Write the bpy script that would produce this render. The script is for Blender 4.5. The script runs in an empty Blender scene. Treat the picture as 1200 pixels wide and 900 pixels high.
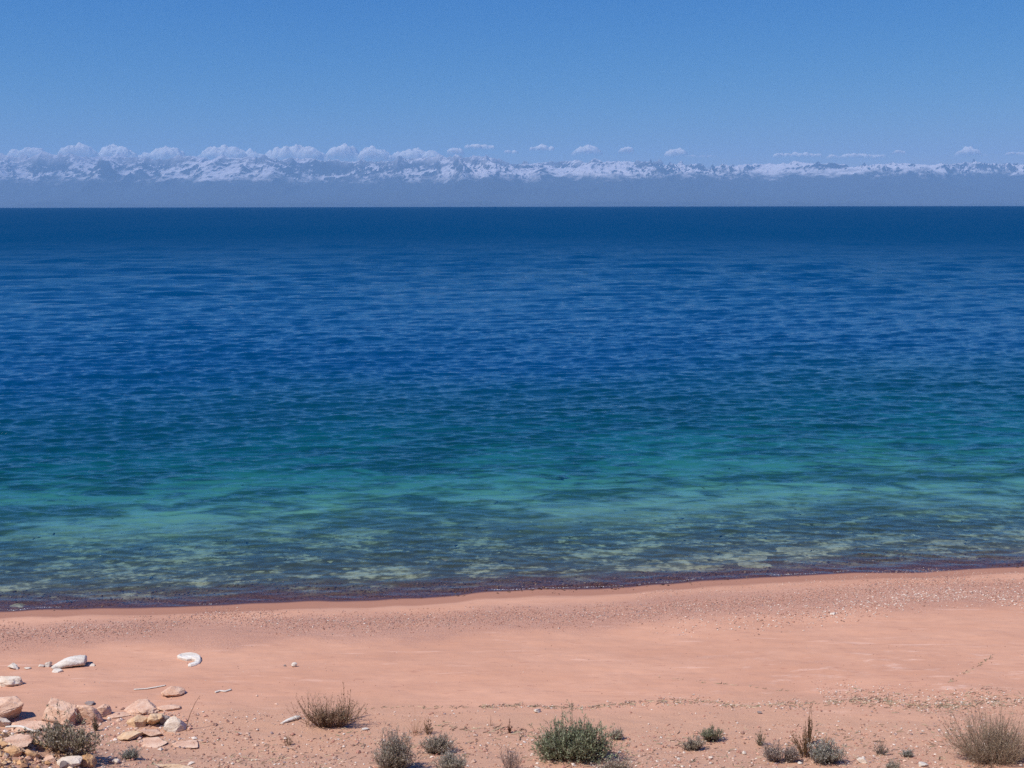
import bpy, math, random
import numpy as np
from mathutils import Matrix, Vector

scn = bpy.context.scene
COL = scn.collection
rng = np.random.default_rng(11)
random.seed(5)

# ------------------------------------------------------------------ camera
CAM = np.array([0.0, 0.0, 8.0])
F = 1300.0
PITCH = math.radians(9.17)
ROLL = 0.0018
U0 = np.array([0.0, math.sin(PITCH), math.cos(PITCH)])
FW = np.array([0.0, math.cos(PITCH), -math.sin(PITCH)])
RX = np.array([1.0, 0.0, 0.0])
UPV = U0 * math.cos(ROLL) + RX * math.sin(ROLL)
RIV = RX * math.cos(ROLL) - U0 * math.sin(ROLL)


def ray(u, v):
    return FW + RIV * ((u - 600) / F) + UPV * ((450 - v) / F)


cam_d = bpy.data.cameras.new('camera')
cam = bpy.data.objects.new('camera', cam_d)
COL.objects.link(cam)
m = Matrix(((RIV[0], UPV[0], -FW[0], CAM[0]), (RIV[1], UPV[1], -FW[1], CAM[1]),
            (RIV[2], UPV[2], -FW[2], CAM[2]), (0, 0, 0, 1)))
cam.matrix_world = m
cam_d.sensor_width = 36
cam_d.lens = 36 * F / 1200
cam_d.clip_start = 0.1
cam_d.clip_end = 200000
scn.camera = cam

# ------------------------------------------------------------------ noise


def hash2(ix, iy, seed):
    h = (ix.astype(np.int64) * 374761393 + iy.astype(np.int64) * 668265263 + seed * 974634777) & 0xffffffff
    h = ((h ^ (h >> 13)) * 1274126177) & 0xffffffff
    return ((h ^ (h >> 16)) & 0xffffff) / float(0xffffff) * 2 - 1


def vnoise(x, y, seed=0):
    x = np.asarray(x, float); y = np.asarray(y, float)
    ix = np.floor(x); iy = np.floor(y)
    fx = x - ix; fy = y - iy
    fx = fx * fx * fx * (fx * (fx * 6 - 15) + 10); fy = fy * fy * fy * (fy * (fy * 6 - 15) + 10)
    a = hash2(ix, iy, seed); b = hash2(ix + 1, iy, seed); c = hash2(ix, iy + 1, seed); d = hash2(ix + 1, iy + 1, seed)
    return (a * (1 - fx) + b * fx) * (1 - fy) + (c * (1 - fx) + d * fx) * fy


def fbm(x, y, seed=0, octv=5, gain=0.5):
    t = 0; a = 1; n = 0
    for i in range(octv):
        t = t + a * vnoise(x * 2 ** i + 17.3 * i, y * 2 ** i + 5.1 * i, seed + i); n += a; a *= gain
    return t / n


def sstep(a, b, x):
    t = np.clip((np.asarray(x, float) - a) / (b - a), 0, 1)
    return t * t * (3 - 2 * t)


# ------------------------------------------------------------------ terrain profile
shore_px = [(-400, 727), (-200, 722), (0, 716), (200, 711.5), (400, 703), (600, 692.5), (800, 682), (1000, 670), (1200, 663.5), (1400, 658), (1600, 655)]
SX, SY = [], []
for (u, v) in shore_px:
    d = ray(u, v); t = -CAM[2] / d[2]
    SX.append(CAM[0] + d[0] * t); SY.append(CAM[1] + d[1] * t)
SX = [-150, -60] + SX + [60, 150]
SY = [SY[0] - 12, SY[0] - 3.5] + SY + [SY[-1] + 6, SY[-1] + 16]


def shore_y(x):
    return np.interp(x, SX, SY) + 0.10 * vnoise(np.asarray(x) * 0.45, 0 * np.asarray(x), 91) + 0.035 * vnoise(np.asarray(x) * 1.7, 0 * np.asarray(x), 92)


def height(x, y, fine=True, optical=False):
    x = np.asarray(x, float); y = np.asarray(y, float)
    s = shore_y(x) - y                       # >0 on the beach
    land = np.where(s < 1.7, 0.115 * s, 0.1955 + 0.045 * (np.minimum(s, 9) - 1.7))
    # low berms parallel to the water
    land = land + 0.035 * np.exp(-((s - 0.95 - 0.2 * vnoise(x * 0.2, 0 * x, 7)) / 0.22) ** 2) * (0.6 + 0.4 * vnoise(x * 0.3, 0 * x, 8))
    land = land + 0.05 * np.exp(-((s - 2.9 - 0.5 * vnoise(x * 0.16, 0 * x + 3, 9)) / 0.5) ** 2)
    dd = np.maximum(-s, 0)
    dd = np.maximum(dd * (1 + 0.22 * fbm(x * 0.05 + 4, y * 0.07, 33, 3)) - 0.13 * x * sstep(6, 14, dd) + 3.2 * fbm(x * 0.11, y * 0.16, 34, 3) * sstep(5, 14, dd), 0)
    depth = np.interp(dd, [0, 1, 3, 6, 10, 14, 18, 24, 32, 46, 75, 400], [0, .12, .38, .72, 1.15, 1.75, 2.5, 3.9, 6.0, 9.5, 15, 40])
    if optical:
        return depth
    # seen at this low angle the refracted bed stands at about a third of its true depth
    z = np.where(s > 0, land, -np.interp(depth, [0, 0.12, 1.0, 4, 10, 40], [0, 0.10, 0.42, 1.35, 2.0, 4.5]))
    z = z + np.where(s < -2, 0.05 * fbm(x * 0.5, y * 0.5, 31, 4) * sstep(-2, -8, s), 0)
    # bluff under the camera
    bl = np.interp(y, [-400, -40, 0, 1.5, 3, 6, 10, 12.3, 14.5], [30, 8, 6.4, 6.3, 5.3, 3.0, 1.35, 0.35, 0.0])
    z = z + np.maximum(bl, 0)
    # stony shoulder in the lower left corner
    z = z + 0.55 * np.exp(-((x + 7.4) / 1.5) ** 2) * sstep(15.1, 13.6, y) * sstep(9, 12.5, y)
    # soft undulation of the dry sand
    amp = sstep(0.2, 2.5, s)
    z = z + amp * (0.045 * fbm(x * 0.28, y * 0.5, 3, 3))
    if fine:
        z = z + amp * (0.016 * fbm(x * 1.6, y * 3.4, 5, 3) + 0.007 * fbm(x * 3.2, y * 10, 15, 3) + 0.006 * fbm(x * 5.5, y * 7.5, 6, 3) * (0.6 + 0.9 * sstep(16.8, 14.6, y)))
    return z


def hit(u, v):
    d = ray(u, v)
    lo, hi = 8.0, 60.0
    ts = np.linspace(10, 40, 1500) / 1.0
    P = CAM[None, :] + d[None, :] * ts[:, None]
    g = height(P[:, 0], P[:, 1], False)
    i = np.argmax(P[:, 2] <= g)
    return P[i]


def pxm(p):
    return float(np.dot(p - CAM, FW)) / F     # metres per photo pixel at a point


# ------------------------------------------------------------------ mesh helpers
def mesh_obj(name, verts, faces, mat=None, parent=None, smooth=True, colors=None):
    me = bpy.data.meshes.new(name)
    verts = np.asarray(verts, dtype=np.float32)
    if isinstance(faces, np.ndarray):
        k = faces.shape[1]; n = faces.shape[0]
        me.vertices.add(len(verts)); me.vertices.foreach_set('co', verts.ravel())
        me.loops.add(n * k); me.loops.foreach_set('vertex_index', faces.astype(np.int32).ravel())
        me.polygons.add(n); me.polygons.foreach_set('loop_start', np.arange(0, n * k, k, dtype=np.int32))
        me.update(calc_edges=True)
    else:
        me.from_pydata([tuple(v) for v in verts], [], faces)
    me.polygons.foreach_set('use_smooth', np.full(len(me.polygons), smooth, dtype=bool))
    if colors is not None:
        ca = me.color_attributes.new('col', 'FLOAT_COLOR', 'POINT')
        c4 = np.ones((len(verts), 4), dtype=np.float32); c4[:, :3] = colors
        ca.data.foreach_set('color', c4.ravel())
    if mat:
        me.materials.append(mat)
    o = bpy.data.objects.new(name, me)
    COL.objects.link(o)
    if parent:
        o.parent = parent
    return o


def attr(o, name, vals):
    a = o.data.attributes.new(name, 'FLOAT', 'POINT')
    a.data.foreach_set('value', np.asarray(vals, dtype=np.float32).ravel())


def tag(o, label=None, cat=None, group=None, kind=None):
    if label: o['label'] = label
    if cat: o['category'] = cat
    if group: o['group'] = group
    if kind: o['kind'] = kind
    return o


def empty(name, loc):
    o = bpy.data.objects.new(name, None)
    o.empty_display_size = 0.2
    o.location = loc
    COL.objects.link(o)
    return o


def grid_faces(nr, nc):
    i = np.arange(nr - 1)[:, None] * nc + np.arange(nc - 1)[None, :]
    return np.stack([i, i + 1, i + nc + 1, i + nc], -1).reshape(-1, 4)


# ------------------------------------------------------------------ node helpers
class NT:
    def __init__(self, name):
        self.mat = bpy.data.materials.new(name); self.mat.use_nodes = True
        self.t = self.mat.node_tree; self.t.nodes.clear()
        self.out = self.t.nodes.new('ShaderNodeOutputMaterial')

    def n(self, typ, **kw):
        nd = self.t.nodes.new(typ)
        for k, v in kw.items():
            if k == 'ins':
                for kk, vv in v.items():
                    if hasattr(vv, 'is_output'):
                        self.t.links.new(vv, nd.inputs[kk])
                    else:
                        nd.inputs[kk].default_value = vv
            else:
                setattr(nd, k, v)
        return nd

    def math(self, op, a, b=0.0, c=0.0, clamp=False):
        return self.n('ShaderNodeMath', operation=op, use_clamp=clamp, ins={0: a, 1: b, 2: c}).outputs[0]

    def mix(self, f, a, b, mode='MIX'):
        nd = self.n('ShaderNodeMix', data_type='RGBA', blend_type=mode)
        for idx, val in ((0, f), (6, a), (7, b)):
            if hasattr(val, 'is_output'):
                self.t.links.new(val, nd.inputs[idx])
            else:
                nd.inputs[idx].default_value = val if idx == 0 else (*val, 1)[:4]
        return nd.outputs[2]

    def noise(self, vec, scale, detail=4, rough=0.5, dist=0.0):
        nd = self.n('ShaderNodeTexNoise', ins={'Scale': scale, 'Detail': detail, 'Roughness': rough, 'Distortion': dist})
        if vec is not None: self.t.links.new(vec, nd.inputs['Vector'])
        return nd.outputs[0]

    def ramp(self, f, a, b, lo=0.0, hi=1.0):
        return self.n('ShaderNodeMapRange', interpolation_type='SMOOTHSTEP', ins={0: f, 1: a, 2: b, 3: lo, 4: hi}).outputs[0]

    def pos(self):
        return self.n('ShaderNodeNewGeometry').outputs['Position']

    def obj(self):
        return self.n('ShaderNodeTexCoord').outputs['Object']

    def scale(self, vec, s):
        return self.n('ShaderNodeVectorMath', operation='MULTIPLY', ins={0: vec, 1: s}).outputs[0]

    def at(self, name):
        return self.n('ShaderNodeAttribute', attribute_name=name)

    def bump(self, h, strength, dist, normal=None):
        nd = self.n('ShaderNodeBump', ins={'Height': h, 'Strength': strength, 'Distance': dist})
        if normal is not None: self.t.links.new(normal, nd.inputs['Normal'])
        return nd.outputs[0]

    def link(self, a, b):
        self.t.links.new(a, b)


# ------------------------------------------------------------------ ground
def nonuni(a, b, fine, lo, hi, grow=1.12, cap=4.0):
    mid = list(np.arange(a, b, fine))
    st = fine; x = mid[-1]; up = []
    while x < hi:
        st = min(st * grow, cap); x += st; up.append(x)
    st = fine; x = mid[0]; dn = []
    while x > lo:
        st = min(st * grow, cap); x -= st; dn.append(x)
    return np.array(dn[::-1] + mid + up)


gx = nonuni(-12.5, 13.5, 0.045, -150, 150)
gy = np.concatenate([nonuni(12.4, 25.5, 0.045, -60, 25.5), nonuni(25.6, 48, 0.16, 25.6, 150, 1.1, 6.0)])
gy = np.unique(np.sort(gy))
GX, GY = np.meshgrid(gx, gy)
GZ = height(GX, GY)
mg = NT('sandy_ground')
P = mg.pos()
s_at = mg.at('shore').outputs['Fac']
n_big = mg.noise(mg.scale(P, (0.5, 1.2, 1)), 0.8, 4, 0.6)
n_mid = mg.noise(mg.scale(P, (0.6, 2.4, 1)), 3.5, 5, 0.6)
n_fine = mg.noise(P, 38, 3, 0.7)
n_grain = mg.noise(P, 120, 2, 0.7)
sand = mg.mix(mg.ramp(n_big, 0.3, 0.7), (0.550, 0.288, 0.186), (0.625, 0.342, 0.224))
sand = mg.mix(mg.ramp(n_mid, 0.35, 0.75, 0, 0.35), sand, (0.52, 0.265, 0.165))
dash = mg.ramp(mg.noise(mg.scale(P, (1.0, 5.0, 1)), 3.4, 3, 0.55), 0.63, 0.70)
sand = mg.mix(mg.math('MULTIPLY', dash, 0.55), sand, (0.42, 0.20, 0.135))
wisp = mg.ramp(mg.noise(mg.scale(P, (0.35, 3.0, 1)), 2.0, 5, 0.65), 0.60, 0.70)
sand = mg.mix(mg.math('MULTIPLY', wisp, 0.5), sand, (0.74, 0.46, 0.34))
# near bluff foot the sand is browner and grittier
sy = mg.n('ShaderNodeSeparateXYZ', ins={0: P})
near = mg.ramp(mg.math('ADD', sy.outputs[1], mg.math('MULTIPLY', mg.math('SUBTRACT', n_big, 0.5), 2.5)), 16.9, 15.1)
sand = mg.mix(mg.math('MULTIPLY', near, 0.65), sand, (0.53, 0.315, 0.205))
grit = mg.ramp(n_fine, 0.60, 0.70)
sand = mg.mix(mg.math('MULTIPLY', grit, mg.math('MULTIPLY_ADD', near, 0.50, 0.24)), sand, (0.30, 0.15, 0.10))
lt = mg.ramp(mg.noise(P, 46, 2, 0.6), 0.66, 0.74)
sand = mg.mix(mg.math('MULTIPLY', lt, mg.math('MULTIPLY_ADD', near, 0.55, 0.10)), sand, (0.78, 0.62, 0.48))
# pale salt crust patches at the right, thin and wispy
cx = mg.math('MULTIPLY', mg.ramp(sy.outputs[0], 1.5, 5.5), mg.math('MULTIPLY', mg.ramp(sy.outputs[1], 15.6, 16.6), mg.ramp(sy.outputs[1], 19.0, 18.0)))
crust = mg.math('MULTIPLY', mg.ramp(mg.noise(mg.scale(P, (1, 3.0, 1)), 1.6, 6, 0.7), 0.56, 0.68), cx)
sand = mg.mix(mg.math('MULTIPLY', crust, 0.6), sand, (0.72, 0.47, 0.36))
# shingle bands: grey-purple speckle
wob = mg.math('MULTIPLY', mg.math('SUBTRACT', mg.noise(mg.scale(P, (1, 0.3, 1)), 0.35, 3, 0.5), 0.5), 2.2)
sb = mg.math('ADD', s_at, wob)
band = mg.math('MULTIPLY', mg.ramp(sb, 0.9, 1.7), mg.ramp(sb, 3.3, 2.7))
spk = mg.ramp(mg.noise(P, 55, 3, 0.75), 0.42, 0.60)
sand = mg.mix(mg.math('MULTIPLY', band, mg.math('MULTIPLY_ADD', spk, 0.62, 0.14)), sand, (0.38, 0.20, 0.15))
spl = mg.ramp(mg.noise(P, 70, 2, 0.7), 0.62, 0.70)
sand = mg.mix(mg.math('MULTIPLY', band, mg.math('MULTIPLY', spl, 0.7)), sand, (0.75, 0.60, 0.54))
# damp strip by the water
wn = mg.math('ADD', s_at, mg.math('MULTIPLY', mg.math('SUBTRACT', mg.noise(mg.scale(P, (0.7, 1, 1)), 1.3, 4, 0.6), 0.5), 0.5))
damp = mg.ramp(wn, 0.90, 0.62)
sand = mg.mix(mg.math('MULTIPLY', damp, 0.80), sand, (0.36, 0.165, 0.105))
wet = mg.ramp(s_at, 0.22, 0.04)
sand = mg.mix(wet, sand, (0.085, 0.034, 0.027))
# lake bed: dark red shingle, then pale stones and sand patches
bed_d = mg.math('MULTIPLY', s_at, -1.0)
n_st = mg.noise(mg.scale(P, (0.55, 1.0, 1)), 1.1, 6, 0.62, 0.6)
n_sm = mg.noise(P, 3.2, 5, 0.65)
vor = mg.n('ShaderNodeTexVoronoi', ins={'Vector': P, 'Scale': 2.6, 'Randomness': 1.0})
stones = mg.ramp(vor.outputs['Distance'], 0.55, 0.25)
bed = mg.mix(mg.ramp(mg.math('ADD', n_st, mg.math('MULTIPLY', mg.math('SUBTRACT', mg.noise(mg.scale(P, (0.8, 1.0, 1)), 5.5, 4, 0.7), 0.5), 0.6)), 0.48, 0.62), (0.07, 0.06, 0.035), (0.44, 0.41, 0.27))
bed = mg.mix(mg.math('MULTIPLY', stones, 0.4), bed, mg.mix(n_sm, (0.10, 0.09, 0.05), (0.46, 0.43, 0.29)))
bed = mg.mix(mg.ramp(n_sm, 0.42, 0.58, 0.0, 0.75), bed, (0.07, 0.06, 0.04))
n_pt = mg.noise(mg.scale(P, (0.5, 0.8, 1)), 0.35, 5, 0.6, 0.4)
bed_far = mg.mix(mg.ramp(mg.math('ADD', mg.math('MULTIPLY', n_st, 0.5), mg.math('MULTIPLY', n_pt, 0.5)), 0.43, 0.57), (0.12, 0.12, 0.075), (0.66, 0.63, 0.47))
bed = mg.mix(mg.ramp(bed_d, 4, 9), bed, bed_far)
shg = mg.mix(mg.ramp(mg.noise(P, 22, 3, 0.8), 0.40, 0.68), (0.045, 0.017, 0.012), (0.21, 0.095, 0.060))
bed = mg.mix(mg.ramp(mg.math('ADD', bed_d, mg.math('MULTIPLY', n_st, 2.0)), 1.3, 2.8), shg, bed)
colr = mg.mix(mg.ramp(s_at, 0.0, -0.06), sand, bed)
hgt = mg.math('ADD', mg.math('MULTIPLY', n_fine, 0.5), mg.math('MULTIPLY', n_grain, 0.25))
hgt = mg.math('MULTIPLY', hgt, mg.math('ADD', mg.math('MULTIPLY_ADD', near, 0.9, 0.35), mg.math('MULTIPLY', band, 1.1)))
hgt = mg.math('ADD', hgt, mg.math('MULTIPLY', n_mid, 0.9))
bmp = mg.bump(hgt, 0.75, 0.02)
rough = mg.ramp(s_at, 0.03, 0.25, 0.35, 0.95)
bs = mg.n('ShaderNodeBsdfPrincipled', ins={'Base Color': colr, 'Roughness': rough, 'Normal': bmp, 'Specular IOR Level': 0.25})
mg.link(bs.outputs[0], mg.out.inputs[0])
ground = mesh_obj('ground', np.stack([GX, GY, GZ], -1).reshape(-1, 3), grid_faces(len(gy), len(gx)), mg.mat)
attr(ground, 'shore', (shore_y(GX) - GY).ravel())
tag(ground, kind='structure')

# ------------------------------------------------------------------ water
H = CAM[2]
RE = 6.371e6
r = [16.0]
while r[-1] < 12500:
    q = r[-1]
    r.append(q + min(q * q / (H * 1110) * 0.50, 0.012 * q + 0.06 * max(0, q - 60) ** 0.5 + (0.03 * q if q > 1200 else 0)))
r = np.array(r)
dr = np.gradient(r)
a_f = np.arange(-33, 33, 0.058)
ang = np.concatenate([np.linspace(-82, -33.4, 110), a_f, np.linspace(33.4, 82, 110)])
th = np.radians(ang)
WX = r[:, None] * np.sin(th)[None, :]
WY = r[:, None] * np.cos(th)[None, :]
print('water grid', WX.shape)
off = -(shore_y(np.clip(WX, -150, 150)) - WY)
WZ = np.zeros_like(WX)
NW = 190
LP = np.clip(0.46 + 0.015 * (np.hypot(WX, WY) - 25), 0.46, 8.0)
LP = np.maximum(LP, np.clip(3.0 * dr, 0, 4.0)[:, None])
amp_sh = 0.45 + 0.55 * sstep(0.0, 9.0, off)
drr = dr[:, None]
da = np.gradient(th)[None, :] * r[:, None]
lay = 0.0
wrng = np.random.default_rng(77)
for k in range(NW):
    L = 0.25 * (40 / 0.25) ** ((k + wrng.random()) / NW)
    mean = math.radians(-7 + 10 * math.sin(k * 1.7) * 0.4)
    az = mean + wrng.normal(0, 0.40 if L < 2 else 0.30)
    kx, ky = math.sin(az) * 2 * math.pi / L, math.cos(az) * 2 * math.pi / L
    sl = 0.385 * math.sqrt(2 / NW)
    A = sl * L / (2 * math.pi)
    res_r = L / (abs(math.cos(az)) + 1e-3) / drr
    res_a = L / (abs(math.sin(az)) + 1e-3) / da
    att = sstep(2.2, 3.6, res_r) * sstep(2.0, 3.5, res_a)
    rows = (att.max(axis=1) > 0.001)
    if not rows.any():
        continue
    i1 = np.nonzero(rows)[0].max() + 1
    ph = kx * WX[:i1] + ky * WY[:i1] + wrng.random() * 6.283
    ph = ph + 0.9 * np.sin(0.09 * WX[:i1] / max(L, .6) ** 0.5 * 2 + 0.13 * WY[:i1] + k)   # broken crests
    w = np.sin(ph) + 0.15 * np.sin(2 * ph)
    shf = amp_sh[:i1] if L < 3 else amp_sh[:i1] ** 2
    WZ[:i1] += A * w * att[:i1] * shf * np.minimum(1, LP[:i1] / L) ** 1.25
print('slope rms', float(np.std(np.diff(WZ, axis=0) / np.diff(r)[:, None])))
# gusts: patches of calmer and rougher water
gust = fbm(WX / 26 + 3, WY / 60, 55, 4)
WZ *= (1 + 0.45 * gust)
rr = np.hypot(WX, WY)
WYd = WY - np.tanh(0.8 * WZ / (0.09 * LP)) * 0.09 * LP * sstep(0, 1.5, off)   # crests lean towards the shore: short steep fronts, long backs
WZ -= rr ** 2 / (2 * RE)
mw = NT('lake_water')
P = mw.pos()
dep = mw.at('depth').outputs['Fac']
wr = mw.at('far').outputs['Fac']
b1 = mw.noise(mw.scale(P, (1.0, 2.2, 1)), 3.4, 4, 0.66, 0.3)
b2 = mw.noise(mw.scale(P, (0.35, 1.0, 1)), 0.55, 5, 0.62, 0.3)
b3 = mw.noise(mw.scale(P, (0.10, 0.30, 1)), 0.25, 6, 0.65)
nrm = mw.bump(b1, mw.math('MULTIPLY', mw.ramp(wr, 0, 0.06, 0.7, 1.0), mw.ramp(dep, 0, 0.35, 0.5, 1.0)), 0.020)
nrm = mw.bump(b2, mw.ramp(wr, 0.12, 0.55, 0.0, 1.0), 0.16, nrm)
nrm = mw.bump(b3, mw.ramp(wr, 0.35, 0.8, 0.0, 1.0), 0.8, nrm)
# body colour of the clear alpine water (upwelling light), greener where it is shallow
body = mw.mix(mw.ramp(dep, 0.8, 8.0), (0.002, 0.070, 0.110), (0.0001, 0.047, 0.134))
big = mw.noise(mw.scale(P, (0.4, 1, 1)), 0.012, 4, 0.6)
body = mw.mix(mw.ramp(big, 0.35, 0.65), body, (0.0005, 0.022, 0.108), 'MIX') if False else body
dif = mw.n('ShaderNodeBsdfDiffuse', ins={'Color': body})
ex = lambda k: mw.math('POWER', 2.71828, mw.math('MULTIPLY', dep, -k))
tint = mw.n('ShaderNodeCombineColor', ins={0: ex(0.80), 1: ex(0.17), 2: ex(0.10)})
trn = mw.n('ShaderNodeBsdfTransparent', ins={'Color': tint.outputs[0]})
opq = mw.math('SUBTRACT', 1.0, ex(0.34))
under = mw.n('ShaderNodeMixShader', ins={0: opq, 1: trn.outputs[0], 2: dif.outputs[0]})
glo = mw.n('ShaderNodeBsdfGlossy', distribution='GGX', ins={'Color': (0.74, 0.95, 1, 1), 'Roughness': mw.ramp(wr, 0.15, 1.0, 0.03, 0.36), 'Normal': nrm})
fr = mw.n('ShaderNodeFresnel', ins={'IOR': 1.333, 'Normal': nrm})
# unresolved wave slopes lower the effective grazing reflectance far out
g1 = mw.noise(mw.scale(P, (1.0, 0.22, 1)), 1.1, 3, 0.6, 0.4)
g2 = mw.noise(mw.scale(P, (1.0, 0.10, 1)), 0.8, 4, 0.7, 0.4)
g3 = mw.noise(mw.scale(P, (1.0, 0.16, 1)), 0.02, 4, 0.6)
gg = mw.math('ADD', mw.math('MULTIPLY', g1, mw.ramp(wr, 0.75, 0.35, 0.2, 1.0)), mw.math('MULTIPLY', g2, mw.ramp(wr, 0.2, 0.7, 0.3, 1.3)))
gg = mw.math('ADD', gg, mw.math('MULTIPLY', g3, 0.6))
rip = mw.ramp(gg, 0.65, 1.35, 0.5, 1.5)
rip = mw.math('ADD', 1.0, mw.math('MULTIPLY', mw.math('SUBTRACT', rip, 1.0), mw.ramp(wr, 0.15, 0.5)))
frf = mw.math('MULTIPLY', mw.math('MULTIPLY', fr.outputs[0], rip), mw.ramp(wr, 0.0, 0.80, 1.0, 0.05))
srf = mw.n('ShaderNodeMixShader', ins={0: frf, 1: under.outputs[0], 2: glo.outputs[0]})
mw.link(srf.outputs[0], mw.out.inputs[0])
water = mesh_obj('water', np.stack([WX, WYd, WZ], -1).reshape(-1, 3), grid_faces(len(r), len(ang)), mw.mat)
gz = height(np.clip(WX, -150, 150), np.clip(WY, -60, 400), False, True)
attr(water, 'depth', np.clip(gz, 0, 60).ravel())
attr(water, 'far', (sstep(math.log(30), math.log(900), np.log(rr))).ravel())
tag(water, kind='structure')

# ------------------------------------------------------------------ mountains
prof = [(-900, 184), (-500, 178), (-200, 181), (0, 180), (45, 184), (65, 179), (110, 183), (150, 183), (200, 187), (215, 182), (260, 185), (300, 184), (345, 185),
        (390, 188), (440, 189), (490, 185), (530, 183), (575, 183), (600, 192), (640, 190), (700, 188), (735, 190), (770, 189), (800, 192),
        (830, 193), (880, 194), (910, 191), (950, 190), (1000, 195), (1040, 191), (1100, 193), (1135, 190), (1200, 194), (1500, 190), (2100, 186)]
YC = 56000.0
px_, pz_ = [], []
for u, v in prof:
    d = ray(u, v); t = YC / d[1]
    px_.append(d[0] * t); pz_.append(CAM[2] + d[2] * t)
mx = np.arange(-46000, 46000, 62.0)
my = np.arange(45500, 59800, 75.0)
MX, MY = np.meshgrid(mx, my)


def ridged(x, y, seed, octv=7):
    t = 0; a = 1; n = 0; w = 1
    for i in range(octv):
        s_ = 1 - np.abs(vnoise(x * 2.03 ** i + 31 * i, y * 2.03 ** i + 11 * i, seed + i))
        s_ = s_ ** 2
        t = t + a * s_ * w; n += a; w = np.clip(s_ * 1.5, 0, 1); a *= 0.52
    return t / n


crest = np.interp(MX, px_, pz_)
wx = MX + 900 * fbm(MX / 4200, MY / 4200, 200, 3); wy = MY + 900 * fbm(MX / 4200, MY / 4200, 210, 3)
rg = ridged(wx / 4300, wy / 5200, 220)
lift = sstep(46500, 56200, MY)
env = (0.10 + 0.90 * lift ** 1.15) * (1 - 0.55 * sstep(57200, 59800, MY))
MZ = crest * env * (0.48 + 0.80 * rg) - 110 * (1 - sstep(45500, 47500, MY)) + 40 * fbm(MX / 900, MY / 900, 240, 4)
# bring each line of sight's highest point to the photographed crest
colmax = (MZ / MY).max(axis=0)
want = np.interp(mx, px_, pz_) / YC
kk = want / colmax
ker = np.hanning(25); ker /= ker.sum()
kk = np.convolve(np.pad(kk, 12, mode='edge'), ker, mode='valid')
MZ = np.where(MZ > 0, MZ * kk[None, :], MZ) * 1.0
MZ[0, :] = -130
mm = NT('snowy_rock')
P = mm.pos()
geo = mm.n('ShaderNodeNewGeometry')
sz = mm.n('ShaderNodeSeparateXYZ', ins={0: P}).outputs[2]
nz = mm.n('ShaderNodeSeparateXYZ', ins={0: geo.outputs['Normal']}).outputs[2]
nn = mm.noise(mm.scale(P, (0.001,) * 3), 1.1, 7, 0.66)
line = mm.math('ADD', sz, mm.math('MULTIPLY', mm.math('SUBTRACT', nn, 0.5), 1500))
line = mm.math('SUBTRACT', line, mm.ramp(mm.n('ShaderNodeSeparateXYZ', ins={0: P}).outputs[0], -2000, 20000, 0, 260))
snow = mm.ramp(line, 1050, 1500)
slope = mm.ramp(mm.math('ADD', nz, mm.math('MULTIPLY', mm.math('SUBTRACT', mm.noise(mm.scale(P, (0.004,) * 3), 1, 5, 0.7), 0.5), 0.55)), 0.62, 0.80)
slope = mm.math('MAXIMUM', slope, mm.ramp(line, 1750, 2600, 0, 0.85))
snow = mm.math('MULTIPLY', snow, slope)
mcol = mm.mix(mm.math('MULTIPLY', snow, 0.92), (0.045, 0.05, 0.055), (0.74, 0.69, 0.70))
md = mm.n('ShaderNodeBsdfDiffuse', ins={'Color': mcol, 'Roughness': 0.5})
mm.link(md.outputs[0], mm.out.inputs[0])
mtn = mesh_obj('mountains', np.stack([MX, MY, MZ], -1).reshape(-1, 3), grid_faces(len(my), len(mx)), mm.mat, smooth=False)
tag(mtn, kind='structure')
print('mountain top', MZ.max())

# ------------------------------------------------------------------ haze
hm = NT('thin_air')
pv = hm.n('ShaderNodeVolumePrincipled', ins={'Color': (0.40, 0.68, 1.0, 1), 'Density': 2.25e-5, 'Anisotropy': 0.0})
hm.link(pv.outputs[0], hm.out.inputs['Volume'])
hx, hy0, hy1, hz0, hz1 = 52000, -3000, 60300, -140, MZ.max() + 60
hv = [(-hx, hy0, hz0), (hx, hy0, hz0), (hx, hy1, hz0), (-hx, hy1, hz0), (-hx, hy0, hz1), (hx, hy0, hz1), (hx, hy1, hz1), (-hx, hy1, hz1)]
hf = [(3, 2, 1, 0), (4, 5, 6, 7), (0, 1, 5, 4), (1, 2, 6, 5), (2, 3, 7, 6), (3, 0, 4, 7)]
hz = mesh_obj('haze', hv, hf, hm.mat, smooth=False)
tag(hz, kind='stuff')

# ------------------------------------------------------------------ clouds
cm = NT('cloud_vapour')
cP = cm.obj()
cn = cm.noise(cm.scale(cP, (0.001,) * 3), 3.0, 6, 0.65)
ch = cm.at('rise').outputs['Fac']           # 0 at the base, 1 at the crown
den = cm.ramp(cm.math('ADD', ch, cm.math('MULTIPLY', cm.math('SUBTRACT', cn, 0.5), 1.5)), -0.15, 0.85)
cd = cm.n('ShaderNodeBsdfDiffuse', ins={'Color': (0.97, 0.96, 0.95, 1)})
ct = cm.n('ShaderNodeBsdfTranslucent', ins={'Color': (0.9, 0.9, 0.9, 1)})
cmx = cm.n('ShaderNodeMixShader', ins={0: 0.4, 1: cd.outputs[0], 2: ct.outputs[0]})
ctr = cm.n('ShaderNodeBsdfTransparent')
cs = cm.n('ShaderNodeMixShader', ins={0: den, 1: ctr.outputs[0], 2: cmx.outputs[0]})
cm.link(cs.outputs[0], cm.out.inputs['Surface'])
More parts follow.
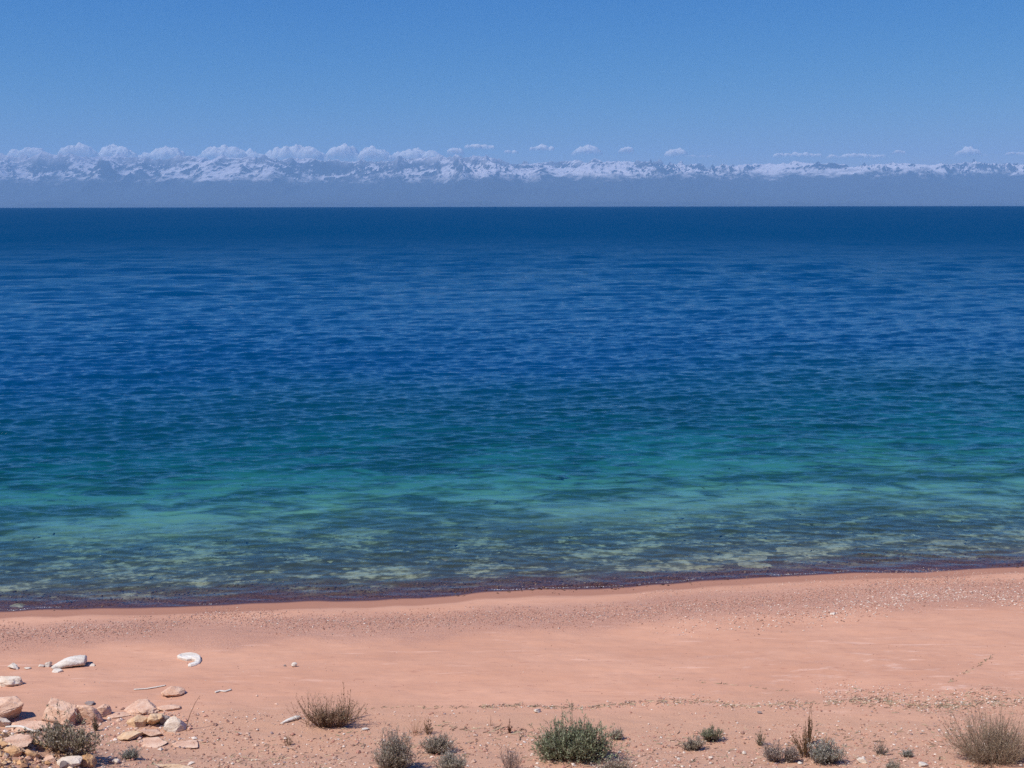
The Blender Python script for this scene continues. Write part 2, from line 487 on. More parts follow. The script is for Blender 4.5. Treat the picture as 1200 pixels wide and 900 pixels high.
clouds = [
    (35, 181, 44, 15, 'domed white cloud over the snowy ridge nearest the left edge', 0),
    (93, 181, 34, 13, 'small peaked cloud second from the left edge, on the ridge', 0),
    (138, 183, 38, 15, 'blunt rounded cloud between the second and the broad fourth cloud from left', 0),
    (194, 183, 52, 15, 'broad flat-based cloud fourth from the left edge', 0),
    (262, 182, 50, 12, 'low wide cloud just left of the tallest cloud', 0),
    (296, 183, 30, 13, 'small hump of cloud touching the left flank of the tallest cloud', 0),
    (349, 184, 60, 20, 'tallest and largest cloud, piled above the left third of the range', 0),
    (402, 182, 36, 14, 'pointed cloud just right of the tallest cloud', 0),
    (437, 183, 30, 13, 'slanting cloud between the pointed cloud and the wide one in mid range', 0),
    (487, 184, 54, 15, 'wide domed cloud left of the picture centre', 0),
    (534, 182, 20, 10, 'small round cloud just left of the flat lens cloud', 0),
    (562, 175, 34, 7, 'flat lens-shaped cloud floating a little higher than its neighbours', 1),
    (600, 180, 18, 5, 'tiny flat cloud just right of the lens cloud', 1),
    (635, 177, 28, 7, 'small thin pointed cloud between the tiny flat cloud and the bright tent-shaped cloud', 1),
    (687, 182, 40, 13, 'bright tent-shaped cloud standing alone right of centre', 0),
    (735, 180, 20, 8, 'small ragged puff right of the tent-shaped cloud', 0),
    (809, 184, 58, 9, 'long cloud with a lump at its left end and a thin tail to the right', 2),
    (932, 184, 56, 6, 'faint flat streak of cloud left of the longest faint streak', 1),
    (1003, 185, 64, 6, 'longest faint streak of cloud over the right part of the range', 1),
    (1053, 181, 14, 6, 'tiny slanting wisp of cloud right of the longest faint streak', 1),
    (1135, 183, 40, 10, 'white flat-based cloud standing alone near the right edge', 0),
    (1192, 182, 26, 5, 'thin cloud cut by the right edge', 1),
]


def make_cloud(u, vb, w, h, label, style, seed):
    if style == 0 and u < 520:
        q_ = (0.85, 1.15, 1.0, 0.9, 1.25, 0.8)[seed % 6]
        w, vb, h = w * 1.25 / q_ ** .5 * 1.2, vb + 7, (h * 1.0 + 1) * q_ + 2.5
    Y = 63500.0 + 500 * (seed % 4)
    d = ray(u, vb); t = Y / d[1]
    c = np.array([d[0] * t, Y, CAM[2] + d[2] * t])
    s = Y / F
    W, Hh = w * s, h * s
    D = W * 0.45
    rg_ = np.random.default_rng(seed + 400)
    nx, ny = 90, 40
    xs = np.linspace(-0.5, 0.5, nx) * W * 1.05; ys = np.linspace(-0.5, 0.5, ny) * D * 1.2
    X, Yg = np.meshgrid(xs, ys)
    top = np.zeros_like(X)
    npf = max(8, int(w * 0.55))
    for i in range(npf):
        if style == 0:
            fx = np.clip(rg_.normal(0.06 * (seed % 3 - 1), 0.24), -.46, .46); hh = (1 - (abs(fx) / 0.5) ** 1.7) * rg_.uniform(0.30, 1.0) ** 1.2
        elif style == 1:
            fx = rg_.uniform(-0.45, 0.45); hh = 0.55 + 0.4 * rg_.random() * (1 - abs(fx) * 2)
        else:
            fx = rg_.uniform(-0.46, 0.46); hh = rg_.uniform(0.6, 1.0) if fx < -0.2 else 0.22
        px = fx * W; py = rg_.uniform(-0.32, 0.32) * D
        R = max(hh * Hh * 0.8, 0.07 * W) * rg_.uniform(0.85, 1.25)
        q = 1 - ((X - px) / (R * 1.25)) ** 2 - ((Yg - py) / (R * 1.25)) ** 2
        top = np.maximum(top, hh * Hh * np.sqrt(np.clip(q, 0, 1)))
    top = top * (1 + 0.42 * fbm(X / 380 + seed * 7, Yg / 380, 300 + seed, 5))
    top = np.clip(top, 0, None)
    edge = (1 - np.abs(X / (W * 0.525)) ** 6) * (1 - np.abs(Yg / (D * 0.6)) ** 6)
    top *= np.clip(edge * 3, 0, 1)
    bot = -0.10 * np.minimum(top, 0.25 * Hh) * (1 + 0.8 * fbm(X / 300, Yg / 300, 350 + seed, 3))
    v1 = np.stack([X, Yg, top], -1).reshape(-1, 3); v2 = np.stack([X, Yg, bot - 0.5], -1).reshape(-1, 3)
    n = nx * ny
    f1 = grid_faces(ny, nx); f2 = f1[:, ::-1] + n
    sd = []
    for i in range(nx - 1):
        sd.append((i + 1, i, i + n, i + 1 + n)); j = (ny - 1) * nx + i; sd.append((j, j + 1, j + 1 + n, j + n))
    for i in range(ny - 1):
        a = i * nx; b = a + nx; sd.append((a, b, b + n, a + n)); a += nx - 1; b += nx - 1; sd.append((b, a, a + n, b + n))
    o = mesh_obj('cloud', np.concatenate([v1, v2]), np.concatenate([f1, f2, np.array(sd)]), cm.mat)
    attr(o, 'rise', np.concatenate([(top / Hh).ravel(), (bot * 0).ravel()]))
    o.location = c
    tag(o, label, 'cloud', 'clouds above the snowy range')


for i, c in enumerate(clouds):
    make_cloud(*c, i)

# ------------------------------------------------------------------ rocks
def rock_mat(name, c1, c2, c3, spk=0.35, grain=(1, 1, 2.5)):
    t = NT(name)
    P = t.obj()
    a = t.noise(t.scale(P, grain), 5, 6, 0.65)
    b = t.noise(P, 38, 4, 0.75)
    c = t.mix(t.ramp(a, 0.35, 0.68), c1, c2)
    c = t.mix(t.math('MULTIPLY', t.ramp(b, 0.56, 0.66), spk), c, c3)
    h = t.math('ADD', t.math('MULTIPLY', a, 0.8), t.math('MULTIPLY', b, 0.35))
    bs = t.n('ShaderNodeBsdfPrincipled', ins={'Base Color': c, 'Roughness': 0.9, 'Specular IOR Level': 0.2, 'Normal': t.bump(h, 0.8, 0.03)})
    t.link(bs.outputs[0], t.out.inputs[0])
    return t.mat


PINK = rock_mat('pink_sandstone', (0.62, 0.37, 0.25), (0.78, 0.55, 0.40), (0.30, 0.16, 0.11), .5)
TAN = rock_mat('tan_sandstone', (0.62, 0.40, 0.23), (0.76, 0.56, 0.37), (0.32, 0.18, 0.10))
ORANGE = rock_mat('ochre_stone', (0.50, 0.28, 0.13), (0.70, 0.45, 0.26), (0.25, 0.13, 0.07))
CREAM = rock_mat('cream_stone', (0.66, 0.53, 0.41), (0.80, 0.70, 0.58), (0.34, 0.25, 0.19))
WHITE = rock_mat('bleached_white', (0.62, 0.55, 0.46), (0.80, 0.74, 0.65), (0.34, 0.28, 0.23), 0.45, (0.4, 3, 3))
GREY = rock_mat('grey_stone', (0.24, 0.20, 0.19), (0.38, 0.31, 0.28), (0.12, 0.09, 0.08))
BEDST = rock_mat('lake_stone', (0.17, 0.155, 0.095), (0.36, 0.33, 0.22), (0.10, 0.08, 0.05), .6, (1, 1, 1))


def ico(sub):
    t = (1 + 5 ** .5) / 2
    v = [(-1, t, 0), (1, t, 0), (-1, -t, 0), (1, -t, 0), (0, -1, t), (0, 1, t), (0, -1, -t), (0, 1, -t), (t, 0, -1), (t, 0, 1), (-t, 0, -1), (-t, 0, 1)]
    f = [(0, 11, 5), (0, 5, 1), (0, 1, 7), (0, 7, 10), (0, 10, 11), (1, 5, 9), (5, 11, 4), (11, 10, 2), (10, 7, 6), (7, 1, 8), (3, 9, 4), (3, 4, 2), (3, 2, 6), (3, 6, 8), (3, 8, 9), (4, 9, 5), (2, 4, 11), (6, 2, 10), (8, 6, 7), (9, 8, 1)]
    v = [np.array(a) / np.linalg.norm(a) for a in v]
    for _ in range(sub):
        cache = {}; nf = []

        def mid(a, b):
            k = (min(a, b), max(a, b))
            if k not in cache:
                p = v[a] + v[b]; v.append(p / np.linalg.norm(p)); cache[k] = len(v) - 1
            return cache[k]
        for a, b, c in f:
            ab, bc, ca = mid(a, b), mid(b, c), mid(c, a)
            nf += [(a, ab, ca), (b, bc, ab), (c, ca, bc), (ab, bc, ca)]
        f = nf
    return np.array(v), np.array(f)


ICO4 = ico(4); ICO3 = ico(3)


def rock_verts(seed, dims, ncut=13, flat=0.0, style='block', sub=4):
    V, Fc = (ICO4 if sub == 4 else ICO3)
    g = np.random.default_rng(seed)
    nz = fbm(V[:, 0] * 2.1 + V[:, 2] * 1.3 + seed, V[:, 1] * 2.1 - V[:, 2] * 1.7, seed, 5, 0.6)
    n2 = fbm(V[:, 2] * 9 + seed, V[:, 0] * 1.2 + V[:, 1], seed + 9, 3, 0.6)
    n3 = fbm(V[:, 0] * 8 + seed, V[:, 1] * 8 + V[:, 2] * 7, seed + 19, 3, 0.6)
    v = V * (1 + 0.30 * nz)[:, None]
    for i in range(ncut):
        nr = g.normal(size=3)
        if style == 'slab' and i % 3 == 0: nr = np.array([g.normal() * .12, g.normal() * .12, g.choice([-1, 1])])
        if style == 'block' and i % 2 == 0: nr[2] *= 0.25
        nr /= np.linalg.norm(nr); o = g.uniform(0.42, 0.78) if style != 'round' else g.uniform(0.70, 0.92)
        dd = v @ nr
        v = v - np.outer(np.maximum(dd - o, 0), nr)
    if style == 'pyramid':
        k = np.clip((v[:, 2] + 0.7) / 1.5, 0, 1)
        v[:, 0] *= (1.12 - 1.0 * k); v[:, 1] *= (1.12 - 0.95 * k)
    v = v * (1 + 0.045 * n2 + 0.055 * n3)[:, None]
    mn, mxx = v.min(0), v.max(0)
    v = (v - (mn + mxx) / 2) / (mxx - mn)
    return v * np.array(dims), Fc


def add_rock(name, u, vb, w, h, mat, label, cat='rock', style='block', seed=None, rot=None, tilt=(0, 0), depth=0.7, group=None, dimz=None, sink=0.22, z=None, sub=4):
    p = hit(u, vb - 0.25 * h * depth)
    s = pxm(p)
    W = w * s; D = W * depth
    el = math.atan2(-(p - CAM)[2], math.hypot(*(p - CAM)[:2]))
    Hz = dimz if dimz else max((h * s - D * 0.6 * math.sin(el)) / math.cos(el), 0.34 * h * s)
    Hz = Hz * (1 + sink)
    seed = seed if seed is not None else int(u * 7 + vb)
    v, f = rock_verts(seed, (W, D, Hz), style=style, sub=sub)
    if tilt != (0, 0):
        R = np.array((Matrix.Rotation(math.radians(tilt[0]), 3, 'X') @ Matrix.Rotation(math.radians(tilt[1]), 3, 'Y')))
        v = v @ R.T
    v[:, 2] -= v[:, 2].min() + Hz * sink
    o = mesh_obj(name, v, f, mat, smooth=True)
    g0 = float(height(p[0], p[1]))
    o.location = (p[0], p[1], g0 if z is None else z)
    if rot: o.rotation_euler.z = math.radians(rot)
    # crisp facets with soft grain
    tag(o, label, cat, group)
    return o


GP = 'sandstone rocks strewn in the left corner of the beach'
R_ = add_rock
R_('boulder', 2, 848, 54, 32, PINK, 'large rounded pinkish boulder cut by the left edge, shadow on its right', 'boulder', depth=.7, style='block', seed=12, group=GP)
R_('rock', 2, 851, 26, 15, CREAM, 'pale rock leaning on the front of the large edge boulder', style='block', seed=31, group=GP)
R_('rock', 73, 853, 44, 28, PINK, 'broad pink slab just behind the grey shrub, left of the leaning slab', style='slab', depth=.75, tilt=(18, 8), seed=43, group=GP)
R_('rock', 103, 851, 26, 29, PINK, 'leaning pink slab with a dark overhanging right side', style='slab', depth=.6, tilt=(10, -32), seed=54, group=GP)
R_('rock', 121, 842, 19, 15, PINK, 'small rounded pink rock just right of the leaning slab', seed=65, style='round', group=GP)
R_('rock', 105, 826, 12, 5, GREY, 'small grey cobble on top edge behind the leaning slab', seed=66, group=GP, sub=3)
R_('rock', 38, 857, 58, 13, PINK, 'long low pink ledge behind the thin white branch', style='slab', depth=.5, seed=76, group=GP)
R_('rock', 14, 874, 50, 15, PINK, 'flat pink ledge below the thin white branch', style='slab', depth=.6, seed=87, group=GP)
R_('rock', 168, 835, 46, 16, PINK, 'wide flat pink slab at the back of the rock cluster beside the pyramid stone', style='slab', depth=.8, seed=98, group=GP)
R_('rock', 198, 832, 30, 8, PINK, 'thin pale slab right of the wide flat pink slab', style='slab', depth=.6, seed=101, group=GP)
R_('rock', 203, 817, 28, 14, PINK, 'smooth pinkish mound of rock at the right end of the straight pale stick', style='round', depth=.7, seed=112, group=GP)
R_('rock', 161, 853, 28, 18, TAN, 'blocky tan rock with an undercut front, left of the yellowish block', seed=123, depth=.9, group=GP)
R_('rock', 183, 854, 23, 20, TAN, 'yellowish block between the undercut tan rock and the pyramid stone', seed=138, depth=.9, group=GP)
R_('rock', 196, 851, 16, 14, GREY, 'grey shaded stone tucked behind the pyramid stone', seed=145, group=GP)
R_('rock', 206, 859, 25, 21, CREAM, 'pale pyramid-shaped stone at the right end of the rock cluster', style='pyramid', depth=.7, seed=156, group=GP)
R_('rock', 153, 867, 34, 10, TAN, 'flat tan slab with a shadowed lip in front of the undercut rock', style='slab', depth=.7, tilt=(-6, -8), seed=167, group=GP)
R_('rock', 175, 862, 34, 10, PINK, 'flat pink slab in front of the yellowish block', style='slab', depth=.6, tilt=(-4, 6), seed=178, group=GP)
R_('rock', 177, 872, 40, 6, PINK, 'thin low slab lying lowest in front of the rock cluster', style='slab', depth=.7, seed=189, group=GP)
R_('rock', 140, 840, 30, 6, PINK, 'thin tongue of pink rock reaching left from the rock cluster', style='slab', depth=.6, seed=190, group=GP)
R_('rock', 218, 874, 34, 7, PINK, 'low pink slab half buried right of and below the pyramid stone', style='slab', depth=.6, seed=191, group=GP)
R_('rock', 200, 900, 60, 6, TAN, 'long pale flat slab by the bottom edge below the rock cluster', style='slab', depth=.3, seed=192, group=GP)
R_('rock', 82, 901, 28, 14, CREAM, 'bright cream stone on the bottom edge in front of the grey shrub', style='round', seed=201, group=GP)
R_('rock', 76, 903, 11, 11, GREY, 'small grey stone against the bright cream stone', seed=202, group=GP, sub=3)
R_('rock', 100, 900, 26, 17, ORANGE, 'rounded tan-orange rock right of the bright cream stone', style='round', seed=212, group=GP)
R_('rock', 135, 895, 12, 7, CREAM, 'small pale oval stone near the bottom edge left of the tiny grey tuft', style='round', seed=223, group=GP)
R_('rock', 16, 886, 24, 12, ORANGE, 'ochre-orange rock on the stony shoulder near the left edge', style='round', seed=234, group=GP)
R_('rock', 36, 890, 20, 12, ORANGE, 'ochre rock right of the one nearest the left edge on the shoulder', seed=245, group=GP)
R_('rock', 3, 878, 16, 9, ORANGE, 'small ochre rock touching the left edge on the shoulder', seed=246, group=GP)
R_('rock', 58, 893, 18, 9, PINK, 'small pink rock on the stony shoulder in front of the grey shrub', seed=247, group=GP)
GW = 'pale stones lying on the open sand'
R_('rock', 8, 804, 40, 13, CREAM, 'speckled cream slab with a dark end, cut by the left edge', style='slab', depth=.5, seed=256, group=GW)
R_('rock', 16, 785, 15, 9, WHITE, 'small white pointed stone above the speckled cream slab', style='pyramid', seed=267, group=GW)
R_('rock', 32, 785, 9, 3, CREAM, 'thin flat pebble right of the white pointed stone', seed=268, group=GW, sub=3)
R_('rock', 49, 782, 9, 4, WHITE, 'small white stone farthest left beside the thick white log', seed=269, group=GW, sub=3)
R_('rock', 57, 782, 9, 6, WHITE, 'small tilted white stone touching the left end of the thick white log', style='slab', seed=270, tilt=(0, -25), group=GW, sub=3)
R_('rock', 68, 788, 13, 5, WHITE, 'small white stone under the front of the thick white log', seed=271, group=GW, sub=3)
R_('rock', 107, 780, 9, 3, CREAM, 'flat pale sliver off the right end of the thick white log', seed=272, group=GW, sub=3)
R_('rock', 345, 783, 7, 6, WHITE, 'single round white stone on open sand right of the hooked driftwood', style='round', seed=280, group=GW, sub=3)
R_('rock', 334, 782, 3.5, 3, GREY, 'tiny dark stone just left of the single round white stone', seed=281, group=GW, sub=3)
R_('rock', 428, 856, 9, 4, WHITE, 'pale flat stone at the right foot of the dry brown shrub', seed=282, group=GW, sub=3)
R_('rock', 630, 836, 9, 6, WHITE, 'white lumpy stone on the drift line above the green sagebrush', seed=283, group=GW, sub=3)
R_('rock', 842, 868, 4.5, 4, WHITE, 'left one of the two white pebbles by the dark green tuft', style='round', seed=284, group=GW, sub=3)
R_('rock', 848, 867, 4, 3.5, WHITE, 'right one of the two white pebbles by the dark green tuft', style='round', seed=285, group=GW, sub=3)
R_('rock', 872, 885, 5, 5, WHITE, 'round white pebble left of the blue-grey mounds, below the small grass tuft', style='round', seed=286, group=GW, sub=3)
R_('rock', 833, 891, 6, 4, CREAM, 'pale stone on the sand below the dark green tuft', seed=287, group=GW, sub=3)
R_('rock', 1010, 895, 13, 8, CREAM, 'cream stone with a dark lower left side, right of the blue-grey mounds', seed=288, group=GW, sub=3)
R_('rock', 938, 896, 7, 4, WHITE, 'small white stone between the feet of the grey and blue-grey mounds', seed=289, group=GW, sub=3)
R_('rock', 1082, 899, 12, 7, WHITE, 'bright white block left of the large twiggy bush', seed=290, group=GW, sub=3)
R_('rock', 976, 721, 7, 4, WHITE, 'brightest white pebble on the shingle band at right', seed=291, group=GW, sub=3)
R_('rock', 890, 837, 5, 3.5, GREY, 'small dark stone above the tall brown plant, below the drift line', seed=292, group=GW, sub=3)

# stones on the lake bed, seen through the clear water
GU = 'pale flat stones under the shallow water'


def bed_rock(u, v, w, hh, label, seed):
    d = ray(u, v); t = -(CAM[2] + 0.3) / d[2]
    x, y = d[0] * t, d[1] * t
    for _ in range(4):
        zz = float(height(x, y, False)) + 0.04
        t = (zz - CAM[2]) / d[2]; x, y = d[0] * t, d[1] * t
    s = t / F
    vv, f = rock_verts(seed, (w * s, hh * s / 0.32, 0.055), style='slab', ncut=9, sub=3)
    vv[:, :2] *= (1 + 0.8 * fbm(vv[:, 0] * 5 + seed * 9, vv[:, 1] * 2.5, 500 + seed, 3))[:, None]
    vv[:, 2] -= vv[:, 2].min() + 0.03
    o = mesh_obj('lake_stone', vv, f, BEDST)
    o.location = (x, y, float(height(x, y, False)))
    tag(o, label, 'stone', GU)


for a in [(640, 557, 66, 10, 'largest pale patch of stone under the water, right of centre and far from shore', 1),
          (886, 661, 30, 8, 'flat pale stone under the water close to the shore at right', 2),
          (885, 653, 26, 6, 'greenish stone under the water just beyond the flat pale stone near shore', 3),
          (1120, 634, 70, 10, 'wide pale stone under the water near shore at the far right', 4),
          (1006, 573, 36, 7, 'pale oval stone under the water at right, level with the largest patch', 5),
          (22, 708, 24, 6, 'brown flat stone under the water edge at the far left', 6),
          (565, 587, 34, 6, 'pale stone under the water just below and left of the largest patch', 7),
          (725, 584, 50, 7, 'pale stone under the water just below and right of the largest patch', 8),
          (30, 630, 26, 5, 'pale stone under the water in the left part of the shallows', 9),
          (160, 553, 40, 5, 'faint pale stone under the far edge of the left shallows', 10),
          (935, 643, 50, 7, 'dull green stone under the water beyond the near-shore stones at right', 11)]:
    bed_rock(*a)

# ------------------------------------------------------------------ driftwood
def tube(pts, rad, ns=10, seed=0, rough=0.08):
    pts = np.array(pts, float); n = len(pts)
    g = np.random.default_rng(seed)
    V = []; Fc = []
    for i in range(n):
        tn = pts[min(i + 1, n - 1)] - pts[max(i - 1, 0)]; tn /= np.linalg.norm(tn)
        up = np.array([0, 0, 1.0]); sd = np.cross(tn, up); sd /= (np.linalg.norm(sd) + 1e-9); u2 = np.cross(sd, tn)
        for k in range(ns):
            a = 2 * math.pi * k / ns
            q = 1 + rough * math.sin(3 * a + seed) + rough * g.normal() * 0.6
            rx, rz = (rad[i] if not isinstance(rad[i], tuple) else rad[i][0]), (rad[i] if not isinstance(rad[i], tuple) else rad[i][1])
            V.append(pts[i] + sd * math.cos(a) * rx * q + u2 * math.sin(a) * rz * q)
    for i in range(n - 1):
        for k in range(ns):
            a = i * ns + k; b = i * ns + (k + 1) % ns
            Fc.append((a, b, b + ns, a + ns))
    V.append(pts[0]); V.append(pts[-1]); c0, c1 = len(V) - 2, len(V) - 1
    for k in range(ns):
        Fc.append((c0, (k + 1) % ns, k)); Fc.append((c1, (n - 1) * ns + k, (n - 1) * ns + (k + 1) % ns))
    return np.array(V), Fc


def wood(name, pxpts, rads, lift, label, seed, cat='driftwood', ns=10):
    pts = []
    for (u, v), l in zip(pxpts, lift):
        p = hit(u, v); pts.append([p[0], p[1], float(height(p[0], p[1])) + l])
    base = np.array(pts[0]); s = pxm(base)
    P_ = np.array(pts)
    # refine
    n = 22; tt = np.linspace(0, len(P_) - 1, n)
    Q = np.stack([np.interp(tt, range(len(P_)), P_[:, i]) for i in range(3)], -1)
    for _ in range(2): Q[1:-1] = (Q[:-2] + 2 * Q[1:-1] + Q[2:]) / 4
    rr_ = [(float(np.interp(t, range(len(P_)), [a[0] for a in rads])) * s, float(np.interp(t, range(len(P_)), [a[1] for a in rads])) * s) for t in tt]
    V, Fc = tube(Q - base, rr_, ns, seed, 0.07)
    o = mesh_obj(name, V, Fc, WHITE)
    o.location = base
    tag(o, label, cat, 'bleached driftwood on the sand')
    return o


wood('driftwood_log', [(61, 784.5), (68, 782.5), (80, 781), (92, 779.5), (101, 779)], [(2, 1.6), (6, 3.0), (9, 5.0), (9, 5.4), (7.5, 5.2)], [.02, .035, .075, .085, .085],
     'thick bleached white log with a dark cut right end, lying on the sand at left', 3, ns=14)
outl = [(207.5, 771.5), (212, 769), (218, 768), (225, 767.8), (231, 768.6), (235, 771), (236, 775), (234, 778.5), (229, 780.5), (224, 782), (220.5, 782), (220.5, 780), (225, 778.6),
        (228.5, 777), (229, 775.2), (225, 774.6), (219, 775), (213, 774), (209, 773)]
oc = hit(222, 775); osc = pxm(oc)
ov = np.array([hit(*q) for q in outl]); og_ = float(height(oc[0], oc[1]))
cen = ov[:, :2].mean(0); no = len(ov)
og2 = np.random.default_rng(9)
V = [tuple(np.append(q[:2] - oc[:2], -0.02)) for q in ov]
V += [tuple(np.append(q[:2] - oc[:2], 0.028 + 0.010 * og2.random())) for q in ov]
nx_ = np.roll(ov[:, :2], -1, 0); pv_ = np.roll(ov[:, :2], 1, 0); tg = nx_ - pv_; tg /= np.linalg.norm(tg, axis=1, keepdims=True)
inn = ov[:, :2] + np.stack([tg[:, 1], -tg[:, 0]], -1) * 0.018 * 1.0
V += [tuple(np.append(q - oc[:2], 0.042 + 0.016 * og2.random())) for q in inn]
Fc = [(i + j * no, (i + 1) % no + j * no, (i + 1) % no + (j + 1) * no, i + (j + 1) * no) for j in range(2) for i in range(no)] + [tuple(range(2 * no, 3 * no))]
o = mesh_obj('driftwood', V, Fc, WHITE, smooth=False)
o.location = (oc[0], oc[1], og_)
tag(o, 'flat white hooked piece of driftwood on open sand, right of the thick log', 'driftwood', 'bleached driftwood on the sand')
wood('driftwood_stick', [(157, 809), (172, 807.5), (186, 805.5), (194, 804)], [(.9, .7)] * 4, [.01] * 4, 'straight thin pale stick lying behind the rock cluster', 8, 'stick', 6)
wood('driftwood_branch', [(7, 857), (18, 856.6), (26, 857), (34, 859.8), (45, 860.5)], [(1.2, 1.0), (1.7, 1.5), (1.7, 1.5), (1.6, 1.4), (1.0, .8)], [.06, .07, .07, .06, .03],
     'thin curved white branch lying across the pink ledges at the left edge', 13, 'branch', 7)
wood('driftwood_stick', [(252, 812.5), (258, 810.5), (264, 811), (271, 809)], [(1.4, .9)] * 4, [.01] * 4, 'short crooked pale stick on open sand right of the rock cluster', 9, 'stick', 6)
wood('driftwood_stick', [(329, 849), (338, 845), (347, 842), (352, 842)], [(1, .8), (3, 1.8), (4, 2.2), (2, 1.2)], [.01, .02, .02, .02], 'pale splintered wood at the left foot of the dry brown shrub', 10, 'stick', 7)

# ------------------------------------------------------------------ loose small stones and litter
def stones_mesh(name, pts, sizes, cols, seed, flatten=0.6):
    g = np.random.default_rng(seed)
    base = np.array([(1, 0, 0), (-1, 0, 0), (0, 1, 0), (0, -1, 0), (0, 0, 1), (0, 0, -1)], float)
    fc = np.array([(0, 2, 4), (2, 1, 4), (1, 3, 4), (3, 0, 4), (2, 0, 5), (1, 2, 5), (3, 1, 5), (0, 3, 5)])
    n = len(pts)
    sc = g.uniform(0.6, 1.3, (n, 6, 1)) * base[None]
    a = g.uniform(0, 6.28, n); ca, sa = np.cos(a), np.sin(a)
    x = sc[:, :, 0] * ca[:, None] - sc[:, :, 1] * sa[:, None]; y = sc[:, :, 0] * sa[:, None] + sc[:, :, 1] * ca[:, None]
    z = sc[:, :, 2] * flatten + g.uniform(-.25, .25, (n, 1)) * x
    V = np.stack([x, y, z], -1) * (np.array(sizes)[:, None, None] / 2)
    V = V + np.array(pts)[:, None, :]
    Fa = (fc[None] + (np.arange(n) * 6)[:, None, None]).reshape(-1, 3)
    return V.reshape(-1, 3), Fa, np.repeat(cols, 6, axis=0)


lm = NT('loose_stone')
bs = lm.n('ShaderNodeBsdfPrincipled', ins={'Base Color': lm.at('col').outputs['Color'], 'Roughness': 0.9, 'Specular IOR Level': 0.2})
lm.link(bs.outputs[0], lm.out.inputs[0])
PAL = np.array([(0.55, 0.30, 0.21), (0.44, 0.22, 0.16), (0.62, 0.42, 0.31), (0.30, 0.17, 0.13), (0.72, 0.60, 0.50), (0.50, 0.34, 0.26), (0.34, 0.24, 0.22)])


def scatter(n, fn, size, pal, w=None, seed=0, sink=0.15, flatten=.6):
    g = np.random.default_rng(seed)
    xy = fn(g, n)
    z = height(xy[:, 0], xy[:, 1])
    sz = size[0] * (size[1] / size[0]) ** (g.random(len(xy)) ** 2.2)
    c = np.array(pal)[g.choice(len(pal), len(xy), p=w)] * g.uniform(0.85, 1.12, (len(xy), 1))
    pts = np.stack([xy[:, 0], xy[:, 1], z + sz * flatten * 0.5 * (1 - sink) - sz * .1], -1)
    return stones_mesh('x', pts, sz, c, seed, flatten)


def band_fn(s0, s1, x0, x1, dens=None):
    def f(g, n):
        x = g.uniform(x0, x1, n)
        s = s0 + (s1 - s0) * np.clip(g.normal(0.5, 0.22, n), 0, 1) + 0.5 * vnoise(x * 0.35, x * 0, 61) + 0.25 * vnoise(x * 1.2, x * 0, 62)
        y = shore_y(x) - s
        k = np.ones(n, bool) if dens is None else g.random(n) < dens(x, y)
        return np.stack([x[k], y[k]], -1)
    return f


def rect_fn(x0, x1, y0, y1, thr=None):
    def f(g, n):
        x = g.uniform(x0, x1, n); y = g.uniform(y0, y1, n)
        if thr is not None:
            k = fbm(x * 0.9, y * 1.6, 71, 3) * 0.5 + 0.5 + g.uniform(-.15, .15, n) > thr
            x, y = x[k], y[k]
        return np.stack([x, y], -1)
    return f


VV, FF, CC = [], [], []
sets = [
    scatter(26000, band_fn(0.95, 2.5, -13, 15), (0.014, 0.042), PAL, (.20, .27, .1, .18, .05, .1, .1), 1),
    scatter(9000, band_fn(2.0, 3.5, 2.5, 15, lambda x, y: np.clip((x - 2) / 6, 0.1, 1)), (0.014, 0.05), PAL, (.1, .15, .15, .15, .3, .1, .05), 2),
    scatter(2500, band_fn(0.25, 0.9, 2.5, 14), (0.01, 0.03), PAL, None, 3),
    scatter(2600, rect_fn(-12, 14, 15.6, 21), (0.007, 0.026), PAL, (.15, .25, .1, .2, .1, .1, .1), 4),
    scatter(16000, rect_fn(-11, 11, 13.2, 15.9, 0.44), (0.010, 0.05), PAL, (.18, .18, .18, .12, .12, .14, .08), 5),
    scatter(9000, rect_fn(-11, 11, 13.0, 15.1), (0.010, 0.06), PAL, (.2, .16, .16, .12, .16, .12, .08), 6),
    scatter(260, rect_fn(-11, 11, 13.2, 15.2), (0.05, 0.10), PAL, (.26, .14, .2, .06, .2, .1, .04), 16),
]
off_ = 0
for v_, f_, c_ in sets:
    VV.append(v_); FF.append(f_ + off_); CC.append(c_); off_ += len(v_)
peb = mesh_obj('pebbles', np.concatenate(VV), np.concatenate(FF), lm.mat, smooth=False, colors=np.concatenate(CC))
tag(peb, kind='stuff')
def around(cx, cy, sx, sy):
    def f(g, n):
        return np.stack([cx + g.normal(0, sx, n), cy + g.normal(0, sy, n)], -1)
    return f


q1 = hit(175, 850); q2 = hit(30, 862); q3 = hit(100, 850)
VV, FF, CC = [], [], []; off_ = 0
for s_ in [scatter(420, around(q1[0], q1[1], .65, .38), (.015, .10), PAL[[0, 2, 4, 5, 3]] * 1.12, None, 51, .3, .6), scatter(300, around(q2[0], q2[1], .5, .35), (.015, .10), PAL[[0, 2, 4, 5, 3]] * 1.12, None, 52, .3, .6),
           scatter(220, around(q3[0], q3[1], .45, .3), (.015, .09), PAL[[0, 2, 4, 5, 3]] * 1.1, None, 53, .3, .6)]:
    VV.append(s_[0]); FF.append(s_[1] + off_); CC.append(s_[2]); off_ += len(s_[0])
tag(mesh_obj('rock_chips', np.concatenate(VV), np.concatenate(FF), lm.mat, smooth=False, colors=np.concatenate(CC)), kind='stuff')
# ochre rubble on the stony shoulder, lower left
OP = np.array([(0.58, 0.34, 0.17), (0.66, 0.44, 0.26), (0.48, 0.27, 0.13), (0.70, 0.52, 0.36), (0.55, 0.33, 0.22), (0.33, 0.18, 0.10)])


